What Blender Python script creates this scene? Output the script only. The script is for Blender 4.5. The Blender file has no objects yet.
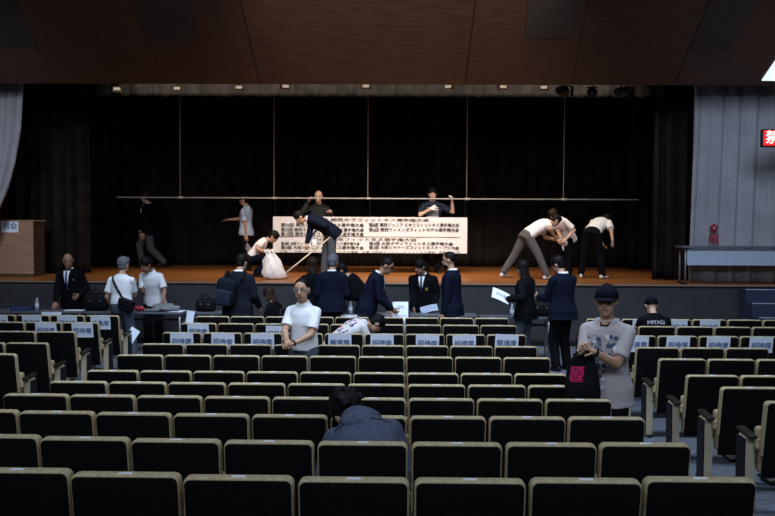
import bpy, bmesh, math, random
from mathutils import Vector, Matrix
from mathutils.bvhtree import BVHTree
random.seed(7)
SC = bpy.context.scene
COL = SC.collection
R = math.radians
V = Vector

# ------------------------------------------------------------------ camera
FPX, CX, CY = 865.0, 387.5, 258.0
CAMP = V((0, 0, 2.345))
yaw, pit, rol = math.atan(13.5 / FPX), math.atan(40 / FPX), R(0.29)
cf = V((-math.sin(yaw) * math.cos(pit), math.cos(yaw) * math.cos(pit), -math.sin(pit)))
r0 = V((math.cos(yaw), math.sin(yaw), 0))
u0 = r0.cross(cf)
cu_ = u0 * math.cos(rol) - r0 * math.sin(rol)
cr = r0 * math.cos(rol) + u0 * math.sin(rol)
cam = bpy.data.objects.new('camera', bpy.data.cameras.new('camera'))
COL.objects.link(cam)
cam.matrix_world = Matrix(((cr.x, cu_.x, -cf.x, 0), (cr.y, cu_.y, -cf.y, 0), (cr.z, cu_.z, -cf.z, CAMP.z), (0, 0, 0, 1)))
cam.data.sensor_width = 36
cam.data.lens = FPX / 775 * 36
cam.data.clip_end = 100
SC.camera = cam

def ray(px, py):
    return cr * ((px - CX) / FPX) + cu_ * ((CY - py) / FPX) + cf

def at(px, py, Y):
    d = ray(px, py)
    return CAMP + d * (Y / d.y)

def X_(px, Y, py=280):
    return at(px, py, Y).x

# ------------------------------------------------------------------ world, lights, exposure
w = bpy.data.worlds.new('world')
SC.world = w
w.use_nodes = True
w.node_tree.nodes['Background'].inputs[0].default_value = (0.55, 0.65, 1, 1)
w.node_tree.nodes['Background'].inputs[1].default_value = 0.006
SC.view_settings.view_transform = 'Standard'
SC.view_settings.look = 'None'
SC.view_settings.gamma = 1
SC.view_settings.exposure = 0.0
SC.view_settings.use_curve_mapping = False

def area(name, loc, tgt, sx, sy, power, col, spread=180):
    l = bpy.data.lights.new(name, 'AREA')
    l.shape = 'RECTANGLE'
    l.size, l.size_y, l.energy, l.color, l.spread = sx, sy, power, col, R(spread)
    o = bpy.data.objects.new(name, l)
    COL.objects.link(o)
    o.location = loc
    o.rotation_euler = (V(tgt) - V(loc)).to_track_quat('-Z', 'Y').to_euler()
    return o

COOL, WARM = (0.66, 0.79, 1.0), (1.0, 0.84, 0.66)
area('house_light_rear', (0, 1.0, 6.2), (0, 8.0, 1.0), 9, 1.2, 230, COOL, 150)
area('house_light_middle', (0, 8.0, 6.3), (0, 9.6, 0), 9, 1.2, 250, COOL, 110)
area('fill_front', (0, 11.6, 6.25), (0, 13.9, .9), 10, .7, 150, COOL, 70)  # unseen fill added to brighten the people and signs near the stage
area('fill_right_drape', (5.6, 11.2, 6.2), (6.9, 16.5, 2.6), 3.6, 1.6, 30, COOL, 70)  # added wash that lifts the right-hand pale drape, no fixture behind it
area('fill_left_drape', (-6.4, 10.5, 5.9), (-7.2, 16.6, 2.4), 1.2, .6, 18, (.8, .86, 1), 55)  # dimmer added wash for the lectern and left drape, no fixture behind it
area('stage_border_light', (-0.5, 16.45, 5.3), (-0.5, 19.3, 1.2), 9.5, 0.3, 165, WARM, 120)
area('stage_front_spot', (0, 12.4, 6.2), (0, 18.6, 1.9), 5.0, 0.4, 85, (1, 0.88, 0.78), 50)

# ------------------------------------------------------------------ materials
MATS = {}
def mat(name, col, rough=0.7, var=0.12, scale=8.0, metal=0.0, spec=0.3, emit=0.0, stretch=(1, 1, 1), sheen=0.0, col2=None, bump=0.0):
    if name in MATS:
        return MATS[name]
    m = bpy.data.materials.new(name)
    m.use_nodes = True
    nt = m.node_tree
    b = nt.nodes['Principled BSDF']
    b.inputs['Roughness'].default_value = rough
    b.inputs['Metallic'].default_value = metal
    b.inputs['Specular IOR Level'].default_value = spec
    tc = nt.nodes.new('ShaderNodeTexCoord')
    mp = nt.nodes.new('ShaderNodeMapping')
    mp.inputs['Scale'].default_value = stretch
    nz = nt.nodes.new('ShaderNodeTexNoise')
    nz.inputs['Scale'].default_value = scale
    nz.inputs['Detail'].default_value = 3
    rp = nt.nodes.new('ShaderNodeValToRGB')
    rp.color_ramp.elements[0].position = 0.35
    rp.color_ramp.elements[1].position = 0.65
    a = [c * (1 - var) for c in col]
    c2 = col2 or [min(1, c * (1 + var)) for c in col]
    rp.color_ramp.elements[0].color = (*a, 1)
    rp.color_ramp.elements[1].color = (*c2, 1)
    nt.links.new(tc.outputs['Object'], mp.inputs['Vector'])
    nt.links.new(mp.outputs['Vector'], nz.inputs['Vector'])
    nt.links.new(nz.outputs['Fac'], rp.inputs['Fac'])
    nt.links.new(rp.outputs['Color'], b.inputs['Base Color'])
    if bump:
        bp = nt.nodes.new('ShaderNodeBump')
        bp.inputs['Strength'].default_value = bump
        nt.links.new(nz.outputs['Fac'], bp.inputs['Height'])
        nt.links.new(bp.outputs['Normal'], b.inputs['Normal'])
    if emit:
        nt.links.new(rp.outputs['Color'], b.inputs['Emission Color'])
        b.inputs['Emission Strength'].default_value = emit
    MATS[name] = m
    return m

M_ = lambda n: MATS[n]
mat('floor_carpet', (0.12, 0.135, 0.165), 0.85, 0.2, 14)
mat('stage_wood', (0.30, 0.105, 0.026), 0.42, 0.22, 5, stretch=(0.6, 6, 1), spec=0.4)
mat('stage_front_paint', (0.040, 0.040, 0.046), 0.7, 0.12, 3)
mat('nosing', (0.22, 0.2, 0.18), 0.5, 0.1, 5)
mat('ceiling_wood', (0.082, 0.042, 0.026), 0.5, 0.2, 6, stretch=(0.4, 3, 3))
mat('ceiling_dark', (0.048, 0.040, 0.036), 0.6, 0.12, 6)
mat('ceiling_seam', (0.012, 0.008, 0.006), 0.8, 0.1, 6)
mat('side_wall', (0.08, 0.05, 0.035), 0.7, 0.15, 4)
mat('black_curtain', (0.015, 0.0125, 0.011), 0.95, 0.3, 3, spec=0.05)
mat('brown_curtain', (0.024, 0.020, 0.017), 0.95, 0.3, 3, spec=0.05)
mat('border_cloth', (0.012, 0.011, 0.011), 0.95, 0.25, 3, spec=0.05)
mat('pale_curtain', (0.34, 0.335, 0.36), 0.85, 0.08, 3)
mat('stage_black', (0.006, 0.006, 0.006), 0.9, 0.2, 3, spec=0.05)
mat('step_blue', (0.035, 0.042, 0.085), 0.8, 0.15, 12)
mat('seat_fabric', (0.47, 0.375, 0.215), 0.75, 0.14, 40, bump=0.05)
mat('seat_back', (0.0055, 0.005, 0.005), 0.7, 0.2, 30, spec=0.12)
mat('seat_panel', (0.50, 0.43, 0.29), 0.6, 0.08, 12)
mat('arm_wood', (0.020, 0.013, 0.010), 0.45, 0.2, 10, stretch=(8, 1, 1))
mat('dark_metal', (0.009, 0.009, 0.011), 0.6, 0.1, 10)
mat('tag_white', (0.8, 0.85, 0.95), 0.5, 0.05, 10)
mat('paper', (0.82, 0.89, 1.0), 0.8, 0.02, 4)
mat('ink', (0.03, 0.035, 0.06), 0.7, 0.1, 4)
mat('ink_blue', (0.10, 0.16, 0.34), 0.7, 0.1, 4)
mat('banner_cloth', (0.62, 0.60, 0.605), 0.75, 0.02, 3)
mat('banner_ink', (0.012, 0.010, 0.010), 0.7, 0.1, 4)
mat('title_ink', (0.10, 0.07, 0.055), 0.7, 0.1, 4)
mat('pole_white', (0.36, 0.34, 0.31), 0.4, 0.1, 4)
mat('fixture_cream', (0.55, 0.45, 0.32), 0.5, 0.05, 6)
mat('fixture_black', (0.01, 0.01, 0.011), 0.5, 0.1, 6)
mat('lamp_glass', (0.9, 0.75, 0.55), 0.3, 0.02, 6, emit=0.45)
mat('board_brown', (0.36, 0.22, 0.14), 0.6, 0.1, 3, stretch=(1, 1, 6))
mat('board_dark', (0.07, 0.045, 0.03), 0.6, 0.1, 3)
mat('table_top', (0.11, 0.12, 0.145), 0.4, 0.06, 5)
mat('table_leg', (0.30, 0.32, 0.36), 0.35, 0.05, 5, metal=0.6)
mat('modesty_panel', (0.42, 0.48, 0.60), 0.6, 0.03, 5)
mat('led_red', (1.0, 0.02, 0.02), 0.5, 0.02, 4, emit=0.9)
mat('led_white', (1.0, 0.75, 0.7), 0.5, 0.02, 4, emit=1.2)
mat('lit_panel', (0.85, 1.0, 1.0), 0.5, 0.02, 4, emit=0.95)
mat('emblem_red', (0.30, 0.02, 0.03), 0.7, 0.1, 4)
mat('bag_plastic', (0.80, 0.76, 0.74), 0.35, 0.05, 6)
mat('bag_black', (0.006, 0.006, 0.008), 0.7, 0.2, 10, spec=0.15)
mat('pink', (0.95, 0.04, 0.22), 0.6, 0.05, 6)
mat('folder_blue', (0.03, 0.055, 0.16), 0.5, 0.1, 6)
mat('red_cloth', (0.35, 0.02, 0.05), 0.8, 0.1, 6)
mat('grey_cloth', (0.20, 0.20, 0.21), 0.9, 0.15, 6)
mat('bottle_clear', (0.35, 0.40, 0.45), 0.15, 0.05, 6, spec=0.6)
mat('bottle_label', (0.75, 0.8, 0.85), 0.5, 0.05, 6)
mat('cap_blue', (0.10, 0.2, 0.5), 0.5, 0.05, 6)
mat('skin', (0.50, 0.29, 0.19), 0.55, 0.06, 20)
mat('skin_dark', (0.36, 0.19, 0.12), 0.55, 0.06, 20)
mat('skin_pale', (0.58, 0.37, 0.27), 0.55, 0.06, 20)
mat('lip', (0.30, 0.11, 0.09), 0.5, 0.05, 20)
mat('eye_dark', (0.02, 0.014, 0.012), 0.3, 0.05, 20)
mat('hair_black', (0.008, 0.007, 0.008), 0.5, 0.3, 60, spec=0.1, stretch=(1, 1, .2))
mat('hair_brown', (0.030, 0.016, 0.011), 0.5, 0.3, 60, spec=0.1, stretch=(1, 1, .2))
mat('hair_grey', (0.13, 0.13, 0.15), 0.6, 0.3, 60, spec=0.1, stretch=(1, 1, .2))
mat('suit_black', (0.0045, 0.005, 0.007), 0.9, 0.2, 30, spec=0.08)
mat('suit_navy', (0.006, 0.0085, 0.020), 0.9, 0.2, 30, spec=0.08)
mat('navy_jacket', (0.008, 0.011, 0.018), 0.85, 0.2, 30, spec=0.1)
mat('charcoal_knit', (0.016, 0.016, 0.016), 0.9, 0.2, 30)
mat('shirt_white', (0.82, 0.84, 0.87), 0.85, 0.03, 20)
mat('shirt_stage', (0.78, 0.76, 0.76), 0.85, 0.03, 20)
mat('shirt_blue', (0.46, 0.56, 0.74), 0.85, 0.03, 20)
mat('tee_beige', (0.47, 0.43, 0.425), 0.9, 0.04, 20)
mat('print_blue', (0.075, 0.105, 0.18), 0.9, 0.2, 30)
mat('print_pale', (0.75, 0.78, 0.85), 0.9, 0.1, 30)
mat('tee_navy', (0.020, 0.026, 0.045), 0.9, 0.1, 20, spec=0.1)
mat('tee_black', (0.005, 0.006, 0.008), 0.9, 0.1, 20, spec=0.08)
mat('hoodie', (0.072, 0.086, 0.13), 0.95, 0.14, 26, bump=0.1)
mat('trouser_grey', (0.085, 0.082, 0.085), 0.9, 0.12, 26)
mat('trouser_slate', (0.060, 0.072, 0.095), 0.9, 0.12, 26)
mat('trouser_black', (0.005, 0.005, 0.007), 0.9, 0.12, 26, spec=0.08)
mat('shoe_black', (0.01, 0.01, 0.011), 0.4, 0.1, 26)
mat('shoe_white', (0.6, 0.6, 0.62), 0.6, 0.05, 26)
mat('tie_blue', (0.015, 0.025, 0.14), 0.6, 0.2, 30)
mat('tie_navy', (0.010, 0.014, 0.030), 0.6, 0.2, 30)
mat('gold', (0.55, 0.38, 0.08), 0.4, 0.1, 30, metal=0.5)
mat('glove_white', (0.72, 0.70, 0.64), 0.9, 0.05, 30)
mat('cap_navy', (0.007, 0.009, 0.017), 0.9, 0.1, 30, spec=0.1)
mat('stripe_pale', (0.42, 0.44, 0.50), 0.9, 0.05, 30)
mat('print_red', (0.45, 0.05, 0.10), 0.9, 0.05, 30)
mat('mop_pole', (0.70, 0.60, 0.50), 0.5, 0.05, 10)

# ------------------------------------------------------------------ mesh helpers
def link(name, me, m=None, parent=None):
    o = bpy.data.objects.new(name, me)
    COL.objects.link(o)
    if m is not None and not me.materials:
        for x in (m if isinstance(m, (list, tuple)) else [m]):
            me.materials.append(M_(x) if isinstance(x, str) else x)
    if parent is not None:
        o.parent = parent
    return o

def tag(o, label, cat, group=None):
    o['label'] = label
    o['category'] = cat
    if group:
        o['group'] = group
    return o

def thing(name, label, cat, loc=(0, 0, 0), rz=0.0, group=None):
    o = bpy.data.objects.new(name, None)
    o.empty_display_size = 0.1
    COL.objects.link(o)
    o.location = loc
    o.rotation_euler = (0, 0, rz)
    return tag(o, label, cat, group)

def struct(name, me, m):
    o = link(name, me, m)
    o['kind'] = 'structure'
    return o

class G:
    """collects vertices and faces"""
    def __init__(s):
        s.v, s.f = [], []
    def add(s, vs, fs):
        n = len(s.v)
        s.v += [V(p) for p in vs]
        s.f += [tuple(i + n for i in f) for f in fs]
        return s
    def box(s, c, d, rot=None):
        c = V(c); h = V(d) / 2
        vs = []
        for sx in (-1, 1):
            for sy in (-1, 1):
                for sz in (-1, 1):
                    p = V((sx * h.x, sy * h.y, sz * h.z))
                    vs.append(c + (rot @ p if rot else p))
        return s.add(vs, [(0, 1, 3, 2), (4, 6, 7, 5), (0, 4, 5, 1), (2, 3, 7, 6), (0, 2, 6, 4), (1, 5, 7, 3)])
    def loft(s, rings, n=14):
        vs, fs = [], []
        for c, ax, ay in rings:
            for k in range(n):
                t = 2 * math.pi * k / n
                vs.append(c + ax * math.cos(t) + ay * math.sin(t))
        m = len(rings)
        for i in range(m - 1):
            for k in range(n):
                a, b = i * n + k, i * n + (k + 1) % n
                fs.append((a, b, b + n, a + n))
        vs += [rings[0][0], rings[-1][0]]
        for k in range(n):
            fs.append((m * n, (k + 1) % n, k))
            fs.append((m * n + 1, (m - 1) * n + k, (m - 1) * n + (k + 1) % n))
        return s.add(vs, fs)
    def cap(s, p, q, r1, r2, n=12, flat=1.0, side=None, k=3):
        p, q = V(p), V(q)
        d = q - p
        L = d.length
        d = d / L if L > 1e-6 else V((0, 0, 1))
        a = side if side is not None else (V((1, 0, 0)) if abs(d.x) < 0.8 else V((0, 1, 0)))
        ax = (a - d * a.dot(d)).normalized()
        ay = d.cross(ax)
        rg = []
        for i in range(k + 1):
            t = math.pi / 2 * (1 - i / k)
            rr = max(r1 * math.cos(t), 1e-4)
            rg.append((p - d * r1 * math.sin(t), ax * rr, ay * rr * flat))
        for i in range(k + 1):
            t = math.pi / 2 * i / k
            rr = max(r2 * math.cos(t), 1e-4)
            rg.append((q + d * r2 * math.sin(t), ax * rr, ay * rr * flat))
        return s.loft(rg, n)
    def ell(s, c, rad, rot=None, n=16, k=10):
        rot = rot or Matrix.Identity(3)
        rg = []
        for i in range(k + 1):
            t = -math.pi / 2 + math.pi * i / k
            cc = max(math.cos(t), 1e-3)
            rg.append((V(c) + rot @ V((0, 0, rad[2] * math.sin(t))), rot @ V((rad[0] * cc, 0, 0)), rot @ V((0, rad[1] * cc, 0))))
        return s.loft(rg, n)
    def tube(s, pts, r, n=8):
        pts = [V(p) for p in pts]
        rg = []
        for i, p in enumerate(pts):
            d = (pts[min(i + 1, len(pts) - 1)] - pts[max(i - 1, 0)]).normalized()
            a = V((0, 0, 1)) if abs(d.z) < 0.8 else V((1, 0, 0))
            ax = d.cross(a).normalized()
            rg.append((p, ax * r, d.cross(ax) * r))
        return s.loft(rg, n)
    def lathe(s, prof, c=(0, 0, 0), n=16):
        c = V(c)
        return s.loft([(c + V((0, 0, z)), V((r, 0, 0)), V((0, r, 0))) for r, z in prof], n)
    def prism(s, poly, y0, y1):
        """polygon in XZ extruded along y"""
        n = len(poly)
        vs = [V((x, y0, z)) for x, z in poly] + [V((x, y1, z)) for x, z in poly]
        fs = [tuple(range(n)), tuple(range(2 * n - 1, n - 1, -1))]
        for k in range(n):
            j = (k + 1) % n
            fs.append((k, k + n, j + n, j))
        return s.add(vs, fs)
    def xf(s, M):
        s.v = [M @ p for p in s.v]
        return s
    def mesh(s, name='mesh', smooth=False, bevel=0, segs=2):
        me = bpy.data.meshes.new(name)
        me.from_pydata([tuple(p) for p in s.v], [], s.f)
        bm = bmesh.new()
        bm.from_mesh(me)
        bmesh.ops.recalc_face_normals(bm, faces=bm.faces)
        if bevel:
            bmesh.ops.bevel(bm, geom=list(bm.edges), offset=bevel, segments=segs, profile=0.5, affect='EDGES', clamp_overlap=True)
        if smooth:
            for f in bm.faces:
                f.smooth = True
        bm.to_mesh(me)
        bm.free()
        return me

def evaluated_mesh(o):
    dg = bpy.context.evaluated_depsgraph_get()
    return bpy.data.meshes.new_from_object(o.evaluated_get(dg))

def fuse(g, vox, it=4, fac=0.5):
    """one continuous skin over overlapping shapes"""
    me = g.mesh()
    o = bpy.data.objects.new('tmp', me)
    COL.objects.link(o)
    m = o.modifiers.new('r', 'REMESH')
    m.mode = 'VOXEL'
    m.voxel_size = vox
    if it:
        s = o.modifiers.new('s', 'SMOOTH')
        s.factor, s.iterations = fac, it
    r = evaluated_mesh(o)
    bpy.data.objects.remove(o)
    bpy.data.meshes.remove(me)
    for p in r.polygons:
        p.use_smooth = True
    return r

def join(meshes, mats):
    """several meshes -> one mesh, one material slot each"""
    bm = bmesh.new()
    for i, me in enumerate(meshes):
        n = len(bm.faces)
        bm.from_mesh(me)
        bm.faces.ensure_lookup_table()
        for f in bm.faces[n:]:
            f.material_index = i
    r = bpy.data.meshes.new('body')
    bm.to_mesh(r)
    bm.free()
    for m in mats:
        r.materials.append(M_(m))
    return r

_TX = {}
def text_mesh(s, size, offset=0.0, extrude=0.0006, align='CENTER', space=1.0):
    """lettering standing upright in XZ, read from -Y"""
    key = (s, size, offset, extrude, align, space)
    if key in _TX:
        return _TX[key]
    c = bpy.data.curves.new('lettering', 'FONT')
    c.body, c.size, c.extrude, c.resolution_u = s, size, extrude, 2
    c.align_x, c.align_y, c.space_character = align, 'CENTER', space
    o = bpy.data.objects.new('tmp', c)
    COL.objects.link(o)
    me = evaluated_mesh(o)
    bpy.data.objects.remove(o)
    for v in me.vertices:
        x, y, z = v.co
        v.co = (x, -z, y)
    me.materials.clear()
    if offset > 0:            # heavier strokes: the same strokes laid slightly apart
        g = G()
        vs, fs = [v.co.copy() for v in me.vertices], [tuple(p.vertices) for p in me.polygons]
        for k, (dx, dz) in enumerate(((0, 0), (offset, 0), (-offset, 0), (0, offset), (0, -offset))):
            g.add([v + V((dx, -.00008 * k, dz)) for v in vs], fs)
        me = bpy.data.meshes.new('lettering')
        me.from_pydata([tuple(p) for p in g.v], [], g.f)
    _TX[key] = me
    return me

def copy_tree(o, parent=None):
    c = o.copy()
    COL.objects.link(c)
    if parent:
        c.parent = parent
    for ch in list(o.children):
        copy_tree(ch, c)
    return c

ORD = ['first', 'second', 'third', 'fourth', 'fifth', 'sixth', 'seventh', 'eighth', 'ninth', 'tenth', 'eleventh', 'twelfth']

# ------------------------------------------------------------------ seating geometry tables
SH = 0.88
ROWY = [3.79, 4.69, 5.59, 6.49, 7.39, 8.29, 9.19, 10.09, 10.99, 11.89, 12.79]
ROWT = [478, 442, 415.8, 398, 384.2, 372.6, 356.5, 345.3, 333.8, 324.5, 317.4]
ROWZ = [at(412, t, y + .05).z - SH for t, y in zip(ROWT, ROWY)]
CURVE = [.030, .016, .010, .006, .003, .002, 0, 0, 0, 0, 0]

def floor_z(y):
    ys, zs = [-4] + ROWY + [13.4, 30], [ROWZ[0] + 7.85 * 0.066] + ROWZ + [0, 0]
    for i in range(len(ys) - 1):
        if y <= ys[i + 1]:
            t = (y - ys[i]) / (ys[i + 1] - ys[i])
            return zs[i] + t * (zs[i + 1] - zs[i])
    return 0

STZ = 2.345 - 1.20          # stage height
STY = 15.9                  # stage front edge
# ------------------------------------------------------------------ the setting
g = G()
ys = [-4, 1] + ROWY + [13.4, 16.2]
for i in range(len(ys) - 1):
    a, b = ys[i], ys[i + 1]
    za, zb = floor_z(a), floor_z(b)
    g.add([(-9, a, za), (9, a, za), (9, b, zb), (-9, b, zb), (-9, a, -.4), (9, a, -.4), (9, b, -.4), (-9, b, -.4)],
          [(0, 1, 2, 3), (7, 6, 5, 4)])
struct('floor', g.mesh(), 'floor_carpet')
struct('stage_floor', G().box((0, (STY + 22.5) / 2, STZ - .015), (18, 22.5 - STY, .03)).mesh(), 'stage_wood')
struct('stage_front_wall', G().box((0, STY + .08, (STZ - .03) / 2), (18, .1, STZ - .03)).mesh(), 'stage_front_paint')
struct('trim_1', G().box((0, STY + .004, STZ - .012), (18, .03, .022)).mesh(bevel=.006), 'nosing')
struct('baseboard_stage', G().box((0, STY + .015, .05), (18, .03, .1)).mesh(bevel=.005), 'ceiling_seam')
struct('wall_left', G().box((-8.6, 9, 3.5), (.2, 27, 8)).mesh(), 'side_wall')
struct('wall_right', G().box((8.6, 9, 3.5), (.2, 27, 8)).mesh(), 'side_wall')
struct('wall_back', G().box((0, -3.6, 3.5), (18, .2, 8)).mesh(), 'side_wall')
struct('wall_stage', G().box((0, 22.4, 3.5), (18, .2, 8)).mesh(), 'stage_black')
struct('ceiling_stage', G().box((0, 19.4, 7.1), (18, 6.2, .1)).mesh(), 'stage_black')
# sloped wooden reflector ceiling over the front of the hall
EY, EZ = 15.7, at(400, 84.5, 15.7).z
SL = 0.519
def slant(px, py, off=0.0):
    d = ray(px, py)
    t = (EZ + SL * EY - CAMP.z) / (d.z + SL * d.y)
    n = V((0, SL, 1)).normalized()
    return CAMP + d * t - n * off
g = G()
y2 = 11.9
z2 = EZ + SL * (EY - y2)
g.add([(-9, EY, EZ), (9, EY, EZ), (9, y2, z2), (-9, y2, z2), (-9, EY, EZ + .08), (9, EY, EZ + .08), (9, y2, z2 + .1), (-9, y2, z2 + .1)],
      [(0, 3, 2, 1), (4, 5, 6, 7), (0, 1, 5, 4), (2, 3, 7, 6), (1, 2, 6, 5), (3, 0, 4, 7)])
struct('ceiling_slope', g.mesh(), 'ceiling_wood')
struct('ceiling', G().box((0, 4, z2 + .12), (18, 16, .1)).mesh(), 'ceiling_dark')
struct('wall_proscenium', G().box((0, EY + .06, EZ + 1.6), (18, .1, 3.1)).mesh(), 'stage_black')
def slab(name, pts, m, th=0.02):
    a = [slant(x, y, .002) for x, y in pts]
    b = [slant(x, y, th) for x, y in pts]
    n = len(pts)
    fs = [tuple(range(n)), tuple(range(2 * n - 1, n - 1, -1))] + [(k, k + n, (k + 1) % n + n, (k + 1) % n) for k in range(n)]
    return struct(name, G().add(a + b, fs).mesh(), m)
for i, p in enumerate([[(-30, -10), (12, -10), (37, 47), (-30, 45)], [(130, -10), (150, 42), (197, 40), (189, -10)],
                       [(529, -10), (526, 37), (573, 37), (581, -10)], [(716, -10), (690, 50), (728, 50), (765, -10)]]):
    slab('ceiling_recess_shade_%d' % (i + 1), p, 'ceiling_dark', .012)  # flat slabs; the dark of the lamp recesses is put into their colour
for i, ((a, b), (c, d)) in enumerate([((4, -10), (41, 52)), ((238, -10), (260, 84)), ((477, -10), (465, 84)), ((714, -10), (674, 84)), ((127, -10), (166, 84)), ((590, -10), (572, 84))]):
    s_ = .55 if i < 4 else .3
    slab('trim_%d' % (i + 2), [(a - s_, b), (a + s_, b), (c + s_, d), (c - s_, d)], 'ceiling_seam', .006)

# steps at the right end of the stage
x0 = X_(750, 15.4)
g = G()
for i, z in enumerate([1.09, .87, .65, .43, .21]):
    y1 = 15.86 - .30 * i
    g.box(((x0 + 8.4) / 2, (y1 - .15), z / 2), (8.4 - x0, .30, z))
struct('stage_steps', g.mesh(), 'step_blue')
g = G()
for i, z in enumerate([1.09, .87, .65, .43, .21]):
    g.box(((x0 + 8.4) / 2, 15.86 - .30 * i - .29, z + .006), (8.4 - x0, .035, .012))
struct('trim_step', g.mesh(), 'modesty_panel')

# ------------------------------------------------------------------ curtains
def drape(name, Y, xa, xb, za, zb, m, label, amp=.07, wl=.28, edge=None, group=None, n=None):
    """pleated cloth between xa and xb; edge(t) gives the right edge x for t=0 (top)..1 (bottom)"""
    nx = n or max(24, int(abs(xb - xa) / wl * 9))
    nz = 22
    ph = random.random() * 6
    vs, fs = [], []
    for j in range(nz + 1):
        t = j / nz
        z = zb + (za - zb) * t
        ra = xb if not edge else edge(t)
        for i in range(nx + 1):
            u = i / nx
            x = xa + (ra - xa) * u
            q = (xb - xa) * u / wl * 2 * math.pi
            y = Y + amp * (.75 + .25 * t) * math.sin(q + ph + .5 * math.sin(q * .37)) + .02 * math.sin(q * 2.3 + t * 3)
            vs.append((x, y, z))
    for j in range(nz):
        for i in range(nx):
            a = j * (nx + 1) + i
            fs.append((a, a + 1, a + nx + 2, a + nx + 1))
    me = G().add(vs, fs).mesh(smooth=True)
    o = link(name, me, m)
    md = o.modifiers.new('thickness', 'SOLIDIFY')
    md.thickness = .012
    return tag(o, label, 'curtain', group)

ZT = 6.6
drape('stage_curtain', 21.6, -8.4, 8.4, STZ + .015, ZT, 'black_curtain', 'wide black pleated backdrop curtain across the rear of the stage', .05, .34)
drape('stage_curtain', 20.9, X_(40, 20.9), X_(118, 20.9), STZ + .015, ZT, 'brown_curtain', 'dark brown side curtain at stage left edge behind the walking suited man', .07, .24)
drape('stage_curtain', 18.0, -8.3, X_(92, 18.0), STZ + .015, ZT, 'black_curtain', 'black side curtain hanging just right of the brown lectern', .07, .26)
drape('stage_curtain', 20.9, X_(627, 20.9), X_(680, 20.9), STZ + .015, ZT, 'brown_curtain', 'dark brown side curtain behind the bent man at stage right', .07, .24)
drape('stage_curtain', 17.2, X_(652, 17.2), 8.3, STZ + .015, ZT, 'black_curtain', 'black side curtain beside the pale drape at stage right', .07, .26)
e0 = X_(691, 16.5)
drape('pale_drape', 16.55, 8.3, e0, STZ + .02, ZT - .6, 'pale_curtain', 'pale grey front drape with red emblem behind the stage table', .055, .36,
      edge=lambda t: e0 - .06 * max(0, (t - .45)) / .55)
def ledge(t):
    z = 6.0 + (STZ - 6.0) * t
    pts = [(88, 23.5), (130, 21), (165, 15), (190, 8), (208, 0), (240, -14), (285, -14)]
    zz = [(at(10, y, 16.4).z, at(x, y, 16.4).x) for y, x in pts]
    if z >= zz[0][0]:
        return zz[0][1] + .02
    for (z1, x1), (z2, x2) in zip(zz, zz[1:]):
        if z >= z2:
            return x1 + (x2 - x1) * (z1 - z) / (z1 - z2)
    return zz[-1][1]
drape('pale_drape', 16.4, -8.45, ledge(0), STZ + .02, 6.0, 'pale_curtain', 'pale grey gathered drape swept back above the brown lectern', .05, .22, edge=ledge)
zb = at(390, 97, 16.9).z
drape('border_curtain', 16.95, -8.3, 8.3, zb, ZT, 'border_cloth', 'charcoal pleated border curtain along the top of the stage opening', .05, .38)
# emblem sewn on the pale drape
g = G()
ec = at(714, 228, 16.42)
for k in range(5):
    a = 2 * math.pi * k / 5 + math.pi / 2
    g.ell((ec.x + .050 * math.cos(a), ec.y, ec.z + .050 * math.sin(a)), (.034, .008, .034), n=10, k=6)
emb = thing('curtain_emblem', 'dark red flower emblem with a character sewn on pale drape', 'emblem', ec)
o = link('flower', g.xf(Matrix.Translation(-ec)).mesh(smooth=True), 'emblem_red', emb)
o = link('flower_centre', G().ell((0, -.010, 0), (.026, .008, .026), n=10, k=6).mesh(smooth=True), 'pale_curtain', emb)
o = link('lettering', text_mesh('昭', .20, .004, .004).copy(), 'emblem_red', emb)
o.location = at(714, 239.5, 16.42) - ec

# ------------------------------------------------------------------ lighting fixtures and batten above the stage opening
bat = link('lighting_batten', G().tube([(-6.2, 16.2, 5.12), (6.2, 16.2, 5.12)], .025).mesh(smooth=True), 'fixture_black')
for x in (-6, -3, 0, 3, 6):
    link('bracket', G().box((x, 16.01, 5.12), (.04, .34, .04)).mesh(), 'fixture_black', bat)
tag(bat, 'black lighting pipe above the stage opening holding the spotlights', 'lighting pipe')
def flood(px, py, pale, tilt, label):
    Y = 16.2
    p = at(px, py, Y)
    t = thing('stage_spotlight', label, 'spotlight', (p.x, Y, p.z), tilt, 'spotlights under the stage opening')
    hz = 5.12 - p.z
    g = G().box((0, 0, hz / 2 + .02), (.02, .03, hz)).box((0, 0, hz), (.05, .075, .07))
    link('clamp', g.mesh(bevel=.004), 'fixture_black', t)
    if pale:
        link('housing', G().box((0, 0, .0), (.17, .14, .085)).mesh(bevel=.015), 'fixture_cream', t)
        link('lens', G().box((0, -.075, -.005), (.12, .012, .05)).mesh(bevel=.004), 'lamp_glass', t)
        link('barn_door', G().box((0, -.03, -.055), (.2, .12, .012)).mesh(bevel=.003), 'fixture_cream', t)
    else:
        link('housing', G().cap((0, .10, .03), (0, -.10, -.02), .085, .095, 14).mesh(smooth=True), 'fixture_black', t)
        link('lens', G().cap((0, -.17, -.035), (0, -.18, -.038), .07, .06, 14).mesh(smooth=True), 'fixture_black', t)
        link('barn_door', G().box((0, -.2, .06), (.2, .1, .012)).box((.1, -.2, -.03), (.012, .1, .16)).mesh(bevel=.003), 'fixture_black', t)
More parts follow.
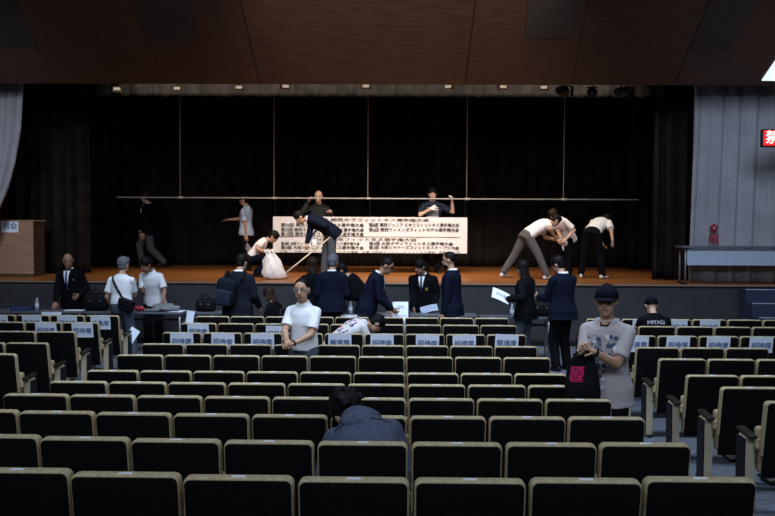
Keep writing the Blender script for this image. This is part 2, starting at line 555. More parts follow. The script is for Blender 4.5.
for px, py, pale, tl, lb in [(117, 89, 1, .3, 'small cream floodlight farthest left under the ceiling edge'), (178, 88.5, 1, 0, 'small cream floodlight above the first hanging wire from the left'),
                             (240, 87.5, 1, -.1, 'small cream floodlight above the man in pale blue shirt'), (285, 86.5, 1, .3, 'small cream floodlight above the banner left end'),
                             (366, 86.3, 1, 0, 'small cream floodlight above the middle of the banner'), (449, 86.8, 1, -.3, 'small cream floodlight above the banner right end'),
                             (502, 87, 1, .2, 'small cream floodlight above the bent man in grey trousers'), (544, 87.5, 1, -.2, 'small cream floodlight nearest the black spotlights'),
                             (562, 91, 0, .3, 'black spotlight closest to the cream floodlights'), (592, 92, 0, -.2, 'black spotlight in the middle of three'), (621, 92, 0, .4, 'black spotlight nearest the pale drape')]:
    flood(px, py, pale, tl, lb)

# hanging banner bar with wires
BY = 18.6
bz = at(390, 198.6, BY).z
bar = thing('hanging_bar', 'long thin pale pipe hung on wires above the white banner', 'pipe', (0, BY, bz))
link('pipe', G().tube([(X_(118, BY), 0, 0), (X_(637, BY), 0, 0)], .015).mesh(smooth=True), 'pole_white', bar)
for px in (180, 274, 368, 467, 564):
    x = X_(px, BY, 150)
    link('wire', G().tube([(x, 0, .02), (x, 0, 7.04 - bz)], .010, 6).mesh(smooth=True), 'pole_white', bar)
    link('clamp', G().cap((x - .03, 0, 0), (x + .05, 0, 0), .026, .026, 8).mesh(smooth=True), 'pole_white', bar)
# banner
p0, p1 = at(273, 216.5, BY), at(467, 253.5, BY)
pc = (p0 + p1) / 2
bw, bh = p1.x - p0.x, p0.z - p1.z
bn = thing('banner', 'wide white banner printed with black contest titles below the pipe', 'banner', (pc.x, BY, pc.z))
g = G()
N = 40
vs = []
for j in (0, 1):
    for i in range(N + 1):
        x = -bw / 2 + bw * i / N
        for y in (0, .012):
            vs.append((x, y + .008 * math.sin(i * .7), (j - .5) * bh))
fs = []
K = (N + 1) * 2
for i in range(N):
    a = 2 * i
    fs += [(a, a + 2, K + a + 2, K + a), (a + 1, K + a + 1, K + a + 3, a + 3), (a, a + 1, a + 3, a + 2), (K + a, K + a + 2, K + a + 3, K + a + 1)]
fs += [(0, K, K + 1, 1), (2 * N, 2 * N + 1, K + 2 * N + 1, K + 2 * N)]
link('cloth', g.add(vs, fs).mesh(), 'banner_cloth', bn)
for u in (-.49, -.25, 0, .25, .49):
    link('cord', G().tube([(bw * u, .006, bh / 2 - .01), (bw * u, .006, bz - pc.z)], .004, 5).mesh(), 'brown_curtain', bn)
MPX = BY / FPX
def btext(s, xl, yc, wpx, hpx, ink='banner_ink', off=.0022):
    """text from pixel x xl, width wpx, row centre yc"""
    me = text_mesh(s, .1, off, .0008, 'LEFT').copy()
    xs = [v.co.x for v in me.vertices]; zs = [v.co.z for v in me.vertices]
    xa, xb, za, zb_ = min(xs), max(xs), min(zs), max(zs)
    for v in me.vertices:
        v.co.x = (v.co.x - xa) / (xb - xa) * wpx * MPX
        v.co.z = (v.co.z - (za + zb_) / 2) / (zb_ - za) * hpx * MPX
    o = link('lettering', me, ink, bn)
    q = at(xl, yc, BY)
    o.location = (q.x - pc.x, -.012, q.z - pc.z)
for s, xl, yc, wd, hh, ink in [
    ('2026年 関西女子フィットネス選手権大会', 309, 219.6, 120, 3.3, 'title_ink'),
    ('第30回 関西ミスフィットネス選手権大会', 281, 224.8, 83, 3.9, 'banner_ink'),
    ('第22回 関西オープンフィットネス選手権大会', 281, 229.6, 83, 3.9, 'banner_ink'),
    ('第10回 関西ビキニフィットネス選手権大会', 281, 234, 83, 3.9, 'banner_ink'),
    ('第8回 関西ジュニア ビキニフィットネス選手権大会', 369, 224.8, 90, 3.9, 'banner_ink'),
    ('第6回 関西ウィメンズフィットモデル選手権大会', 369, 229.6, 90, 3.9, 'banner_ink'),
    ('2026年 大阪フィットネス選手権大会', 309, 239.2, 108, 3.1, 'title_ink'),
    ('第4回 大阪フィットネスモデルクラシック選手権大会', 281, 243.4, 79, 3.6, 'banner_ink'),
    ('第4回 大阪ビキニフィットネス選手権大会', 281, 247.4, 83, 3.6, 'banner_ink'),
    ('第4回 大阪ボディフィットネス選手権大会', 369, 243.4, 84, 3.6, 'banner_ink'),
    ('第3回 大阪ビキナーズフィットネスオープン大会', 369, 247.4, 90, 3.6, 'banner_ink')]:
    btext(s, xl, yc, wd, hh, ink)
btext('主催 ・ 大阪ボディビル・フィットネス連盟   主管 大阪ボディビル・フィットネス連盟   後援 大阪市', 280, 251.3, 180, 1.5, 'title_ink', .001)
for yy, xa, xb in ((236.8, 276, 461),):
    a, b = at(xa, yy, BY), at(xb, yy, BY)
    o = link('rule_line', G().box((0, 0, 0), (b.x - a.x, .003, .010)).mesh(), 'title_ink', bn)
    o.location = ((a.x + b.x) / 2 - pc.x, -.012, (a.z + b.z) / 2 - pc.z)

# red lit sign and lit side panel at the right edge
q0, q1 = at(762.5, 129, 15.6), at(796, 147, 15.6)
sg = thing('no_smoking_sign', 'red lit sign with white characters high beside the pale drape', 'sign', ((q0.x + q1.x) / 2, 15.6, (q0.z + q1.z) / 2))
W_, H_ = q1.x - q0.x, q0.z - q1.z
link('housing', G().box((0, .05, 0), (W_, .1, H_)).mesh(bevel=.012), 'fixture_black', sg)
link('face', G().box((0, -.006, 0), (W_ - .04, .012, H_ - .05)).mesh(bevel=.004), 'led_red', sg)
o = link('lettering', text_mesh('禁煙', .25, .004, .002).copy(), 'led_white', sg)
o.location = (.0, -.014, 0)
link('bracket', G().box(((8.5 - sg.location.x) / 2, .08, 0), (8.5 - sg.location.x, .05, .06)).mesh(), 'fixture_black', sg)
a = [slant(x, y, .002) for x, y in ((761.5, 80), (800, 80.4), (800, 24))]
b = [slant(x, y, .016) for x, y in ((761.5, 80), (800, 80.4), (800, 24))]
lp = link('light_slot_panel', G().add(a + b, [(0, 1, 2), (5, 4, 3), (0, 3, 4, 1), (1, 4, 5, 2), (2, 5, 3, 0)]).mesh(), 'lit_panel')
tag(lp, 'bright white lit triangular panel at the ceiling edge above the red sign', 'light panel')

# ------------------------------------------------------------------ theatre seats
def tilt_y(z):
    """rear face y of the leaning back at height z (top leans to the rear)"""
    return (SH - z) * 0.17

def back_rings(w_, z0, z1, rad, y_off, th):
    """rounded-top slab following the lean"""
    pts = [(-w_ / 2, z0)]
    for k in range(7):
        a = math.pi - k / 6 * math.pi / 2
        pts.append((-w_ / 2 + rad + rad * math.cos(a), z1 - rad + rad * math.sin(a)))
    for k in range(7):
        a = math.pi / 2 - k / 6 * math.pi / 2
        pts.append((w_ / 2 - rad + rad * math.cos(a), z1 - rad + rad * math.sin(a)))
    pts.append((w_ / 2, z0))
    g = G()
    n = len(pts)
    vs = [V((x, tilt_y(z) + y_off, z)) for x, z in pts] + [V((x, tilt_y(z) + y_off + th, z)) for x, z in pts]
    fs = [tuple(range(n)), tuple(range(2 * n - 1, n - 1, -1))] + [(k, k + n, (k + 1) % n + n, (k + 1) % n) for k in range(n)]
    return g.add(vs, fs)

def bev_outline(g, off, segs=3):
    me = g.mesh()
    bm = bmesh.new(); bm.from_mesh(me)
    es = [e for e in bm.edges if len(e.link_faces) == 2 and e.calc_face_angle(0) > .9]
    bmesh.ops.bevel(bm, geom=es, offset=off, segments=segs, profile=.5, affect='EDGES', clamp_overlap=True)
    for f in bm.faces:
        f.smooth = True
    bm.to_mesh(me); bm.free()
    return me

PITCH = .52
ME = {}
ME['backrest'] = bev_outline(back_rings(.498, .44, SH, .034, 0.0, .075), .014)
ME['back_panel'] = bev_outline(back_rings(.480, .27, SH - .010, .028, -.006, .02), .004, 2)
ME['number_tag'] = G().box((0, .028, SH + .0015), (.062, .024, .003)).mesh(bevel=.001)
ME['seat_up'] = G().box((0, .235, .46), (.45, .10, .36), Matrix.Rotation(R(-8), 3, 'X')).mesh(bevel=.03, segs=3)
ME['seat_down'] = G().box((0, .36, .385), (.45, .44, .10), Matrix.Rotation(R(3), 3, 'X')).mesh(bevel=.03, segs=3)
ME['armrest'] = G().box((0, .285, .575), (.050, .28, .032), Matrix.Rotation(R(4), 3, 'X')).mesh(bevel=.012)
ME['standard'] = G().box((0, .285, .28), (.03, .22, .56)).mesh(bevel=.004)
ME['bracket'] = G().box((0, .165, .53), (.036, .10, .085)).mesh(bevel=.016, segs=3)
ME['end_armrest'] = G().box((0, .255, .59), (.075, .27, .035), Matrix.Rotation(R(4), 3, 'X')).mesh(bevel=.016)
ME['end_panel'] = G().box((0, .25, .285), (.075, .15, .57)).mesh(bevel=.008)
ME['side_board'] = G().box((0, .25, .285), (.012, .16, .55)).mesh(bevel=.003)
ME['foot'] = G().box((0, .27, .012), (.06, .28, .024)).mesh(bevel=.006)
for k, m in dict(backrest='seat_fabric', back_panel='seat_back', number_tag='tag_white', seat_up='seat_fabric', seat_down='seat_fabric', armrest='arm_wood', standard='seat_panel',
                 bracket='seat_fabric', end_armrest='arm_wood', end_panel='seat_panel', side_board='dark_metal', foot='dark_metal').items():
    ME[k].materials.append(M_(m))

def make_seat(left, right, down):
    """left/right: None, 'mid' or 'end' standards"""
    t = thing('theatre_seat', '', 'seat')
    b = link('backrest', ME['backrest'], None, t)
    link('number_tag', ME['number_tag'], None, b)
    link('back_panel', ME['back_panel'], None, t)
    link('seat_cushion', ME['seat_down' if down else 'seat_up'], None, t)
    for sx, kind in ((-1, left), (1, right)):
        if kind == 'mid':
            for nm in ('armrest', 'standard', 'bracket', 'foot'):
                link(nm, ME[nm], None, t).location.x = sx * PITCH / 2
        elif kind == 'end':
            x = sx * (PITCH / 2 + .035)
            link('armrest', ME['end_armrest'], None, t).location.x = x
            sd = link('standard', ME['end_panel'], None, t)
            sd.location.x = x
            link('foot', ME['foot'], None, sd)
            link('bracket', ME['bracket'], None, t).location.x = sx * PITCH / 2
            link('side_board', ME['side_board'], None, sd).location.x = sx * .045
    return t

PROTO = {}
SEATS = {}
def seat(key, x, y, z, left, right, down, label, group):
    k = (left, right, down)
    if k not in PROTO:
        t = PROTO[k] = make_seat(*k)
    else:
        t = copy_tree(PROTO[k])
    t.location = (x, y, z)
    t['label'] = label
    t['group'] = group
    SEATS[key] = t
    return t

RN = ['nearest', 'second nearest', 'third nearest', 'fourth nearest', 'fifth nearest', 'sixth nearest', 'fifth farthest', 'fourth farthest', 'third farthest', 'second farthest', 'farthest']
DOWN = {(1, -1), (8, -2)}
for i, (Y, Z) in enumerate(zip(ROWY, ROWZ)):
    k0 = {0: -4, 1: -5}.get(i, -6)
    for n, k in enumerate(range(k0, 3)):
        x = .054 + (k + .5) * PITCH
        y = Y + CURVE[i] * x * x
        seat(('c', i, k), x, y, Z, 'end' if k == -6 else 'mid', 'end' if k == 2 else None, (i, k) in DOWN,
             'black-backed cream-edged theatre seat, %s from left in the %s row, centre block' % (ORD[n], RN[i]), 'theatre seats of the centre block')
# right block
for i, nn in ((3, 1), (4, 2), (5, 2), (6, 3), (7, 3), (8, 4), (9, 5), (10, 6)):
    xl = 5.285 * PITCH
    for n in range(nn):
        x = xl + (n + .5) * PITCH
        seat(('r', i, n), x, ROWY[i], ROWZ[i], 'end' if n == 0 else 'mid', None, (i, n) == (9, 1),
             'black-backed cream-edged theatre seat, %s from the aisle in the %s row, right block' % (ORD[n], RN[i]), 'theatre seats of the right block')
# left block
for i, nn, px in ((6, 1, 16), (7, 2, 48), (8, 2, 75.6), (9, 3, 98.8), (10, 4, 119)):
    xr = X_(px, ROWY[i], ROWT[i])
    for n in range(nn):
        x = xr - (n + .5) * PITCH
        seat(('l', i, n), x, ROWY[i], ROWZ[i], 'mid', 'end' if n == 0 else None, False,
             'black-backed cream-edged theatre seat, %s from the aisle in the %s row, left block' % (ORD[n], RN[i]), 'theatre seats of the left block')

# paper signs taped on the backs
def seat_sign(key, text, dx, dz, rot, label):
    t0 = SEATS[key]
    zc = SH - .105 + dz
    t = thing('seat_sign', label, 'paper sign', (t0.location.x + dx, t0.location.y + tilt_y(zc) - .013, t0.location.z + zc), 0, 'reserved seat signs on the seat backs')
    t.rotation_euler = (math.atan(.17), rot, 0)
    g = G()
    n = 8
    vs = []
    for i in range(n + 1):
        x = -.1485 + .297 * i / n
        b = .004 * math.sin(i / n * math.pi)
        vs += [(x, -b, -.105), (x, -b, .105), (x, -b + .0012, -.105), (x, -b + .0012, .105)]
    fs = []
    for i in range(n):
        a = 4 * i
        fs += [(a, a + 4, a + 5, a + 1), (a + 2, a + 3, a + 7, a + 6), (a + 1, a + 5, a + 7, a + 3), (a, a + 2, a + 6, a + 4)]
    fs += [(0, 1, 3, 2), (4 * n, 4 * n + 2, 4 * n + 3, 4 * n + 1)]
    if 'sheet' not in _TX:
        _TX['sheet'] = g.add(vs, fs).mesh(smooth=False)
        _TX['sheet'].materials.append(M_('paper'))
    sh_ = link('sheet', _TX['sheet'], None, t)
    me = text_mesh(text, .085, .0014, .0004)
    if not me.materials:
        me.materials.append(M_('ink_blue'))
    o = link('lettering', me, None, sh_)
    o.location = (0, -.0065, -.012)

EN = {'招待席': 'guest seat', '報道席': 'press seat', '役員席': 'official seat'}
def sign_rows(block, i, items, side):
    for n, txt, dx, dz, rot in items:
        idx = n + 6 if block == 'c' else n
        seat_sign((block, i, n), txt, dx, dz, rot, 'white %s sign on the %s seat from %s, %s row, %s block' % (
            EN[txt], ORD[idx], 'left' if block == 'c' else 'the aisle', RN[i], side))
S1, S2, S3 = '招待席', '報道席', '役員席'
sign_rows('c', 8, [(-6, S1, .0, 0, 0), (-5, S1, .01, 0, .02), (-4, S1, .0, 0, -.01), (-3, S1, 0, 0, 0), (-2, S2, -.05, 0, 0), (-1, S1, -.03, 0, 0), (0, S1, .03, 0, .03), (1, S1, -.02, .0, -.02), (2, S2, 0, .012, .04)], 'centre')
sign_rows('c', 9, [(-6, S1, 0, 0, 0), (-4, S1, 0.05, -.02, 0)], 'centre')
sign_rows('r', 8, [(0, S2, 0, 0, 0), (1, S1, 0, 0, .01), (2, S1, -.01, 0, 0), (3, S1, .01, 0, -.01)], 'right')
sign_rows('r', 10, [(1, S2, .05, 0, 0), (2, S1, .04, 0, 0), (3, S1, .0, 0, 0)], 'right')
sign_rows('l', 10, [(0, S3, -.02, .0, 0), (1, S1, .0, 0, 0), (2, S3, -.01, 0, 0), (3, S1, .0, 0, 0)], 'left')
sign_rows('l', 9, [(0, S1, .03, 0, 0), (1, S1, .04, 0, 0)], 'left')

# ------------------------------------------------------------------ people
def rot_to(d, n):
    """matrix whose y is d and z is n-ish"""
    d = d.normalized()
    x = d.cross(n).normalized()
    return Matrix((x, d, x.cross(d))).transposed()

def hand_shape(w_, d, n, side, curl, s, g, spread=1.0):
    """palm + five fingers; d points along the fingers, n out of the palm, side: +1 thumb along +x of (d x n)"""
    Mx = rot_to(d, n)
    P = lambda x, y, z: w_ + Mx @ V((x * s, y * s, z * s))
    X, Y, Z = Mx.col[0], Mx.col[1], Mx.col[2]
    g.loft([(P(0, y, 0), X * hw * s, Z * hh * s) for y, hw, hh in ((-.035, .006, .005), (-.03, .024, .019), (0, .027, .019), (.03, .036, .017), (.06, .041, .015), (.085, .040, .013), (.095, .03, .009), (.1, .01, .004))], 12)
    for k, (ox, L, r) in enumerate(((.031, .070, .0078), (.010, .080, .0082), (-.011, .074, .0080), (-.031, .058, .0070))):
        p = P(ox * side, .083, 0)
        a = 0.0
        dirx = (k - 1.5) * -.07 * side * spread
        for fr, bend in ((.45, .55), (.31, .75), (.24, .5)):
            a += curl * bend
            dv = Y * math.cos(a) + Z * math.sin(a) + X * dirx
            q = p + dv.normalized() * (L * fr * s)
            g.cap(p, q, r * s, r * s * .92, 8, k=2)
            p = q
    p = P(.026 * side, .022, .004)
    for L, a, b in ((.042, .75, .25), (.030, .45, .45), (.024, .25, .5)):
        dv = (Y * 1 + X * a * side + Z * b * (.4 + curl)).normalized()
        q = p + dv * (L * s)
        g.cap(p, q, .0105 * s, .0092 * s, 8, k=2)
        p = q

SEC = {'m': [(-.12, .150, .105, -.012), (-.02, .166, .118, -.012), (.08, .158, .112, -.002), (.18, .148, .108, .006), (.30, .163, .116, .010), (.40, .165, .106, .004), (.445, .135, .092, -.002), (.475, .100, .076, -.006), (.505, .072, .062, -.010), (.525, .052, .05, -.012)],
       'f': [(-.12, .155, .105, -.012), (-.02, .165, .115, -.014), (.08, .143, .104, -.002), (.18, .126, .095, .006), (.30, .146, .112, .014), (.40, .148, .100, .004), (.445, .120, .084, -.003), (.475, .090, .070, -.006), (.505, .066, .056, -.010), (.525, .046, .045, -.012)]}

def ik(a, b, l1, l2, pole):
    d = b - a
    L = min(d.length, (l1 + l2) * .998)
    d = d.normalized()
    b = a + d * L
    c = max(-1, min(1, (l1 * l1 + L * L - l2 * l2) / (2 * l1 * L)))
    p = pole - d * pole.dot(d)
    p = p.normalized() if p.length > 1e-4 else V((0, 0, 1))
    return a + d * (l1 * c) + p * (l1 * math.sqrt(max(0, 1 - c * c))), b

class Person:
    def __init__(s, label, pos, heading, H=1.70, lean=0, side=0, curl=0, twist=0, hip=None, hipy=0, hands=((.27, .03, .76), (-.27, .03, .76)),
                 feet=((.11, 0), (-.11, 0)), feetz=(0, 0), toes=(None, None), head=(0, 0, 0), sex='m', vox=.012, skin='skin', curlf=(.5, .5), palm=(None, None), pole=(None, None),
                 pants='trouser_black', shoes='shoe_black', top='suit_navy', kind='jacket', hair='short', hairm='hair_black', glove=False, wide=1.0, hscale=1.0, hpx=None, elbow_out=.25, group=None, kneepole=(0, 1, .1), facefeat=True):
        s.root = thing('person', label, 'person', pos, R(heading), group)
        s.s = S = (H - .233) / 1.47
        s.vox = vox
        s.H = H
        r = s.root
        if hpx:
            hands = [(Matrix.Rotation(-R(heading), 3, 'Z') @ (at(*hpx[i]) - V(pos))) / S if hpx[i] else hands[i] for i in (0, 1)]
        hiph = (.905 * S if hip is None else hip)
        a0 = R(lean); sd = R(side); cl = R(curl); tw = R(twist)
        frames = []
        p = V((0, hipy, hiph))
        def rotm(a, k):
            return Matrix.Rotation(tw * k, 3, 'Z') @ Matrix.Rotation(sd, 3, 'Y') @ Matrix.Rotation(-a, 3, 'X')
        us = [-.16] + [x * .02 for x in range(-7, 30)]
        # integrate the spine up from the hip centre and down to the seat
        s.fr = {}
        du = .01
        q = p.copy()
        u = 0.0
        while u <= .60:
            Rm = rotm(a0 + cl * max(0, min(1, u / .5)), min(1, u / .4))
            s.fr[round(u, 2)] = (q.copy(), Rm)
            q = q + Rm @ V((0, 0, du * S))
            u = round(u + du, 2)
        Rp = rotm(a0, 0)
        for k in range(1, 20):
            s.fr[round(-k * du, 2)] = (p - Rp @ V((0, 0, k * du * S)), Rp)
        F = lambda u: s.fr[round(u, 2)]
        s.F = F
        pt = lambda u, x, y: F(u)[0] + F(u)[1] @ V((x * S, y * S, 0))
        s.pt = pt
        sec = SEC[sex]
        s.sec = sec
        shw = (.168 if sex == 'm' else .148) * wide
        s.wide = wide
        s.sh = [pt(.425, x, -.005) for x in (shw, -shw)]
        l1, l2 = .285 * S, .245 * S
        s.el, s.wr = [], []
        for i, sg in enumerate((1, -1)):
            tgt = V(hands[i])
            tgt = V((tgt.x * S, tgt.y * S, tgt.z * S))
            pl = V(pole[i]) if pole[i] else F(.4)[1] @ V((sg * elbow_out, -.6, 0)) + V((0, 0, -.5))
            e, w2 = ik(s.sh[i], tgt, l1, l2, pl)
            s.el.append(e); s.wr.append(w2)
        s.hj, s.kn, s.an, s.toe = [], [], [], []
        for i, sg in enumerate((1, -1)):
            h = p + Rp @ V((sg * .088 * S, 0, -.03 * S))
            f = V(feet[i])
            ank = V((f.x * S, f.y * S, .085 * S + feetz[i]))
            k, a_ = ik(h, ank, .407 * S, .395 * S, V((sg * .12 + kneepole[0], kneepole[1], kneepole[2])))
            s.hj.append(h); s.kn.append(k); s.an.append(a_)
            td = R(toes[i]) if toes[i] is not None else -sg * R(12)
            s.toe.append(V((-math.sin(td), math.cos(td), 0)))
        # head
        nb, Rn = F(.51)
        hy, hp, hr = (R(a) for a in head)
        blend = Rn.to_quaternion().slerp(Matrix.Rotation(tw, 3, 'Z').to_quaternion(), .45).to_matrix()
        s.Rh = Rh = blend @ Matrix.Rotation(hy, 3, 'Z') @ Matrix.Rotation(-hp, 3, 'X') @ Matrix.Rotation(hr, 3, 'Y')
        nk = nb + Rn @ V((0, .012 * S, .055 * S))
        s.hs = hs = (1.07 if sex == 'm' else 1.02) * hscale
        s.hc = hc = nk + Rh @ V((0, .030 * hs, .105 * hs))
        hp_ = lambda x, y, z: hc + Rh @ V((x * hs, y * hs, z * hs))
        s.hp = hp_
        # ---- body skin: one continuous surface
        g = G()
        g.loft([(F(u)[0] + F(u)[1] @ V((0, yo * S, 0)), F(u)[1] @ V((rx * S * wide, 0, 0)), F(u)[1] @ V((0, ry * S, 0))) for u, rx, ry, yo in [(-.08, .10, .07, -.005)] + sec[1:]], 18)
        g.cap(nb - Rn @ V((0, .0, .05 * S)), hp_(0, -.018, -.05), .058 * S, .052 * S, 12)
        g.ell(hp_(0, -.004, .018), (.079 * hs, .096 * hs, .100 * hs), Rh)
        g.ell(hp_(0, .022, -.052), (.062 * hs, .070 * hs, .074 * hs), Rh)
        g.ell(hp_(0, .058, -.098), (.028 * hs, .026 * hs, .024 * hs), Rh)
        g.cap(hp_(0, .088, .004), hp_(0, .106, -.030), .010 * hs, .0145 * hs, 10)
        for sg in (1, -1):
            g.ell(hp_(sg * .078, -.006, -.010), (.013 * hs, .022 * hs, .033 * hs), Rh, 10, 8)
        for i in (0, 1):
            g.cap(pt(.45, .05 * (1, -1)[i], 0), s.sh[i], .050 * S, .050 * S)
            g.cap(s.sh[i], s.el[i], .048 * S, .040 * S)
            g.cap(s.el[i], s.wr[i], .040 * S, .027 * S)
            g.cap(s.hj[i], s.kn[i], .080 * S, .056 * S)
            g.cap(s.kn[i], s.an[i], .054 * S, .036 * S)
            g.cap(s.an[i] - V((0, 0, .045 * S)), s.an[i] - V((0, 0, .055 * S)) + s.toe[i] * .12 * S, .03 * S, .022 * S)
        body = fuse(g, vox, 3)
        gh = G()
        s.hd = []
        for i, sg in enumerate((1, -1)):
            d = (s.wr[i] - s.el[i]).normalized()
            n = V(palm[i]) if palm[i] else V((-sg, .25, 0))
            n = n - d * n.dot(d)
            if n.length < .05:
                n = V((0, 0, -1)) - d * d.dot(V((0, 0, -1)))
            n.normalize()
            # thumb side: forward / upward edge of the hand
            xax = d.cross(n)
            th = 1 if xax.dot(V((-sg * .3, 1, .6))) > 0 else -1
            hand_shape(s.wr[i], d, n, th, curlf[i], S, gh)
            s.hd.append(s.wr[i] + d * .07 * S + n * .02 * S)
        hands_me = fuse(gh, .0045 if vox < .011 else .0055, 2, .4)
        me = join([body, hands_me], [skin, 'glove_white' if glove else skin])
        link('body', me, None, r)
        if facefeat:
            for sg in (1, -1):
                link('eye', G().ell(hp_(sg * .031, .0815, .006), (.0135 * hs, .008 * hs, .0065 * hs), Rh, 10, 6).mesh(smooth=True), 'eye_dark', r)
                link('eyebrow', G().cap(hp_(sg * .016, .089, .027), hp_(sg * .048, .076, .029), .0045 * hs, .0035 * hs, 6).mesh(smooth=True), hairm if hairm != 'none' else 'hair_black', r)
            link('mouth', G().cap(hp_(-.020, .0875, -.066), hp_(.020, .0875, -.066), .0055 * hs, .0055 * hs, 8).mesh(smooth=True), 'lip', r)
        # ---- clothes
        s.legs(pants)
        s.shoe(shoes)
        s.topm = s.garment(kind, top)
        s.dohair(hair, hairm)

    def legs(s, m):
        S, F = s.s, s.F
        g = G()
        rows = [(u, rx, ry, yo) for u, rx, ry, yo in s.sec if u < .09]
        rows.append((.10, *[s.sec[2][1], s.sec[2][2], 0]))
        g.loft([(F(u)[0] + F(u)[1] @ V((0, yo * S, 0)), F(u)[1] @ V(((rx * s.wide + .008) * S, 0, 0)), F(u)[1] @ V((0, (ry + .010) * S, 0))) for u, rx, ry, yo in rows], 18)
        for i in (0, 1):
            g.cap(s.hj[i], s.kn[i], .100 * S, .080 * S)
            low = s.an[i] + (s.kn[i] - s.an[i]).normalized() * .01
            g.cap(s.kn[i], low, .080 * S, .068 * S)
        link('trousers', fuse(g, max(s.vox, .010), 3), m, s.root)

    def shoe(s, m):
        S = s.s
        for i in (0, 1):
            a = s.an[i] - V((0, 0, .048 * S)); t = s.toe[i]
            sd = V((t.y, -t.x, 0))
            g = G()
            z0 = s.an[i].z - .085 * S
            rg = []
            for y, hw, top in ((-.075, .006, .03), (-.07, .028, .07), (-.03, .036, .095), (.03, .038, .085), (.09, .043, .058), (.14, .042, .045), (.175, .028, .036), (.19, .006, .02)):
                c = V((a.x, a.y, z0)) + t * y * S + V((0, 0, top / 2 * S + .002))
                rg.append((c, sd * hw * S, V((0, 0, top / 2 * S))))
            g.loft(rg, 12)
            link('shoe', g.mesh(smooth=True), m, s.root)

    def garment(s, kind, m):
        S, F, pt = s.s, s.F, s.pt
        lng = kind in ('jacket', 'knit', 'hoodie', 'coat')
        inf = dict(jacket=.032, coat=.034, knit=.016, hoodie=.038, tuck=.016, untuck=.018, tee=.022)[kind]
        lo = dict(jacket=-.15, coat=-.17, knit=-.06, hoodie=-.08, tuck=-.03, untuck=-.12, tee=-.17)[kind]
        g = G()
        rows = [(u, rx + (.042 if u < -.1 else .024 if u < 0 else 0), ry + (.034 if u < -.1 else .014 if u < 0 else 0), yo) for u, rx, ry, yo in s.sec if u > lo + .015 and u < .51]
        first = rows[0]
        rows.insert(0, (lo, first[1] + (.010 if lo < -.05 else 0), first[2] + (.014 if lo < -.05 else 0), first[3]))
        rows.append((.515, .074 if kind != 'tee' else .08, .062, -.01))
        g.loft([(F(u)[0] + F(u)[1] @ V((0, yo * S, 0)), F(u)[1] @ V(((rx * s.wide + inf) * S, 0, 0)), F(u)[1] @ V((0, (ry + inf) * S, 0))) for u, rx, ry, yo in rows], 20)
        for i, sg in ((0, 1), (1, -1)):
            e = inf
            g.cap(pt(.452, .05 * sg, 0), s.sh[i], (.050 + e * .5) * S, (.049 + e * .55) * S)
            if lng:
                g.cap(s.sh[i], s.el[i], (.050 + e * .6) * S, (.046 + e * .5) * S)
                g.cap(s.el[i], s.wr[i] + (s.el[i] - s.wr[i]).normalized() * .025 * S, (.048 + e * .5) * S, (.038 + e * .35) * S)
            else:
                k = .80 if kind in ('tee', 'untuck') else .74
                end = s.sh[i].lerp(s.el[i], k)
                d = (s.el[i] - s.sh[i]).normalized()
                sdv = d.cross(V((0, 0, 1)) if abs(d.z) < .9 else V((0, 1, 0))).normalized()
                up = d.cross(sdv)
                g.loft([(s.sh[i].lerp(end, t), sdv * (.048 + e * .6 + .010 * t) * S, up * (.048 + e * .6 + .010 * t) * S) for t in (0, .25, .5, .75, .97, 1)], 14)
        me = fuse(g, max(s.vox, .010), 3)
        nm = dict(jacket='jacket', coat='jacket', knit='sweater', hoodie='hoodie', tuck='shirt', untuck='shirt', tee='t_shirt')[kind]
        o = link(nm, me, m, s.root)
        s.top_o = o
        s.bvh = BVHTree.FromPolygons([v.co.copy() for v in me.vertices], [tuple(p.vertices) for p in me.polygons])
        if kind == 'jacket':      # white shirt cuffs peeping out
            pass
        return me

    def dohair(s, hair, m):
        hs, hp, Rh = s.hs, s.hp, s.Rh
        if hair == 'bald':
            return
        g = G()
        if hair == 'fringe':       # short grey sides
            g.ell(hp(0, -.026, .010), (.081 * hs, .088 * hs, .084 * hs), Rh)
        elif hair == 'crop':
            g.ell(hp(0, -.014, .031), (.0835 * hs, .096 * hs, .096 * hs), Rh)
        else:
            g.ell(hp(0, -.014, .032), (.090 * hs, .104 * hs, .101 * hs), Rh)
            g.ell(hp(.01, .035, .085), (.060 * hs, .050 * hs, .038 * hs), Rh)
            g.ell(hp(0, -.040, -.035), (.066 * hs, .060 * hs, .060 * hs), Rh)
        if hair in ('long', 'bob'):
            L = .30 if hair == 'long' else .14
            nb, Rn = s.F(.45)
            end = hp(0, -.05, -.05) * .4 + (hp(0, -.06, -L)) * .6
            g.cap(hp(0, -.05, -.02), hp(0, -.075, -L), .074 * hs, .060 * hs, 14, .55, Rh @ V((1, 0, 0)))
            for sg in (1, -1):
                g.cap(hp(sg * .070, -.01, .03), hp(sg * .078, -.015, -.12 if hair == 'long' else -.09), .028 * hs, .026 * hs, 10)
        if hair == 'shaggy':
            rnd = random.Random(3)
            for k in range(26):
                a = rnd.random() * 6.28; b = rnd.uniform(-.2, 1.3)
                d = V((math.cos(a) * math.cos(b), math.sin(a) * math.cos(b) - .1, math.sin(b)))
                c = V((d.x * .080, -.018 + d.y * .096, .030 + d.z * .094))
                q = c + V((d.x * .014, d.y * .014, d.z * .006 - .028))
                g.cap(hp(*c), hp(*q), .020 * hs, .008 * hs, 8)
        link('hair', fuse(g, .008 if s.vox < .011 else .010, 2), m, s.root)

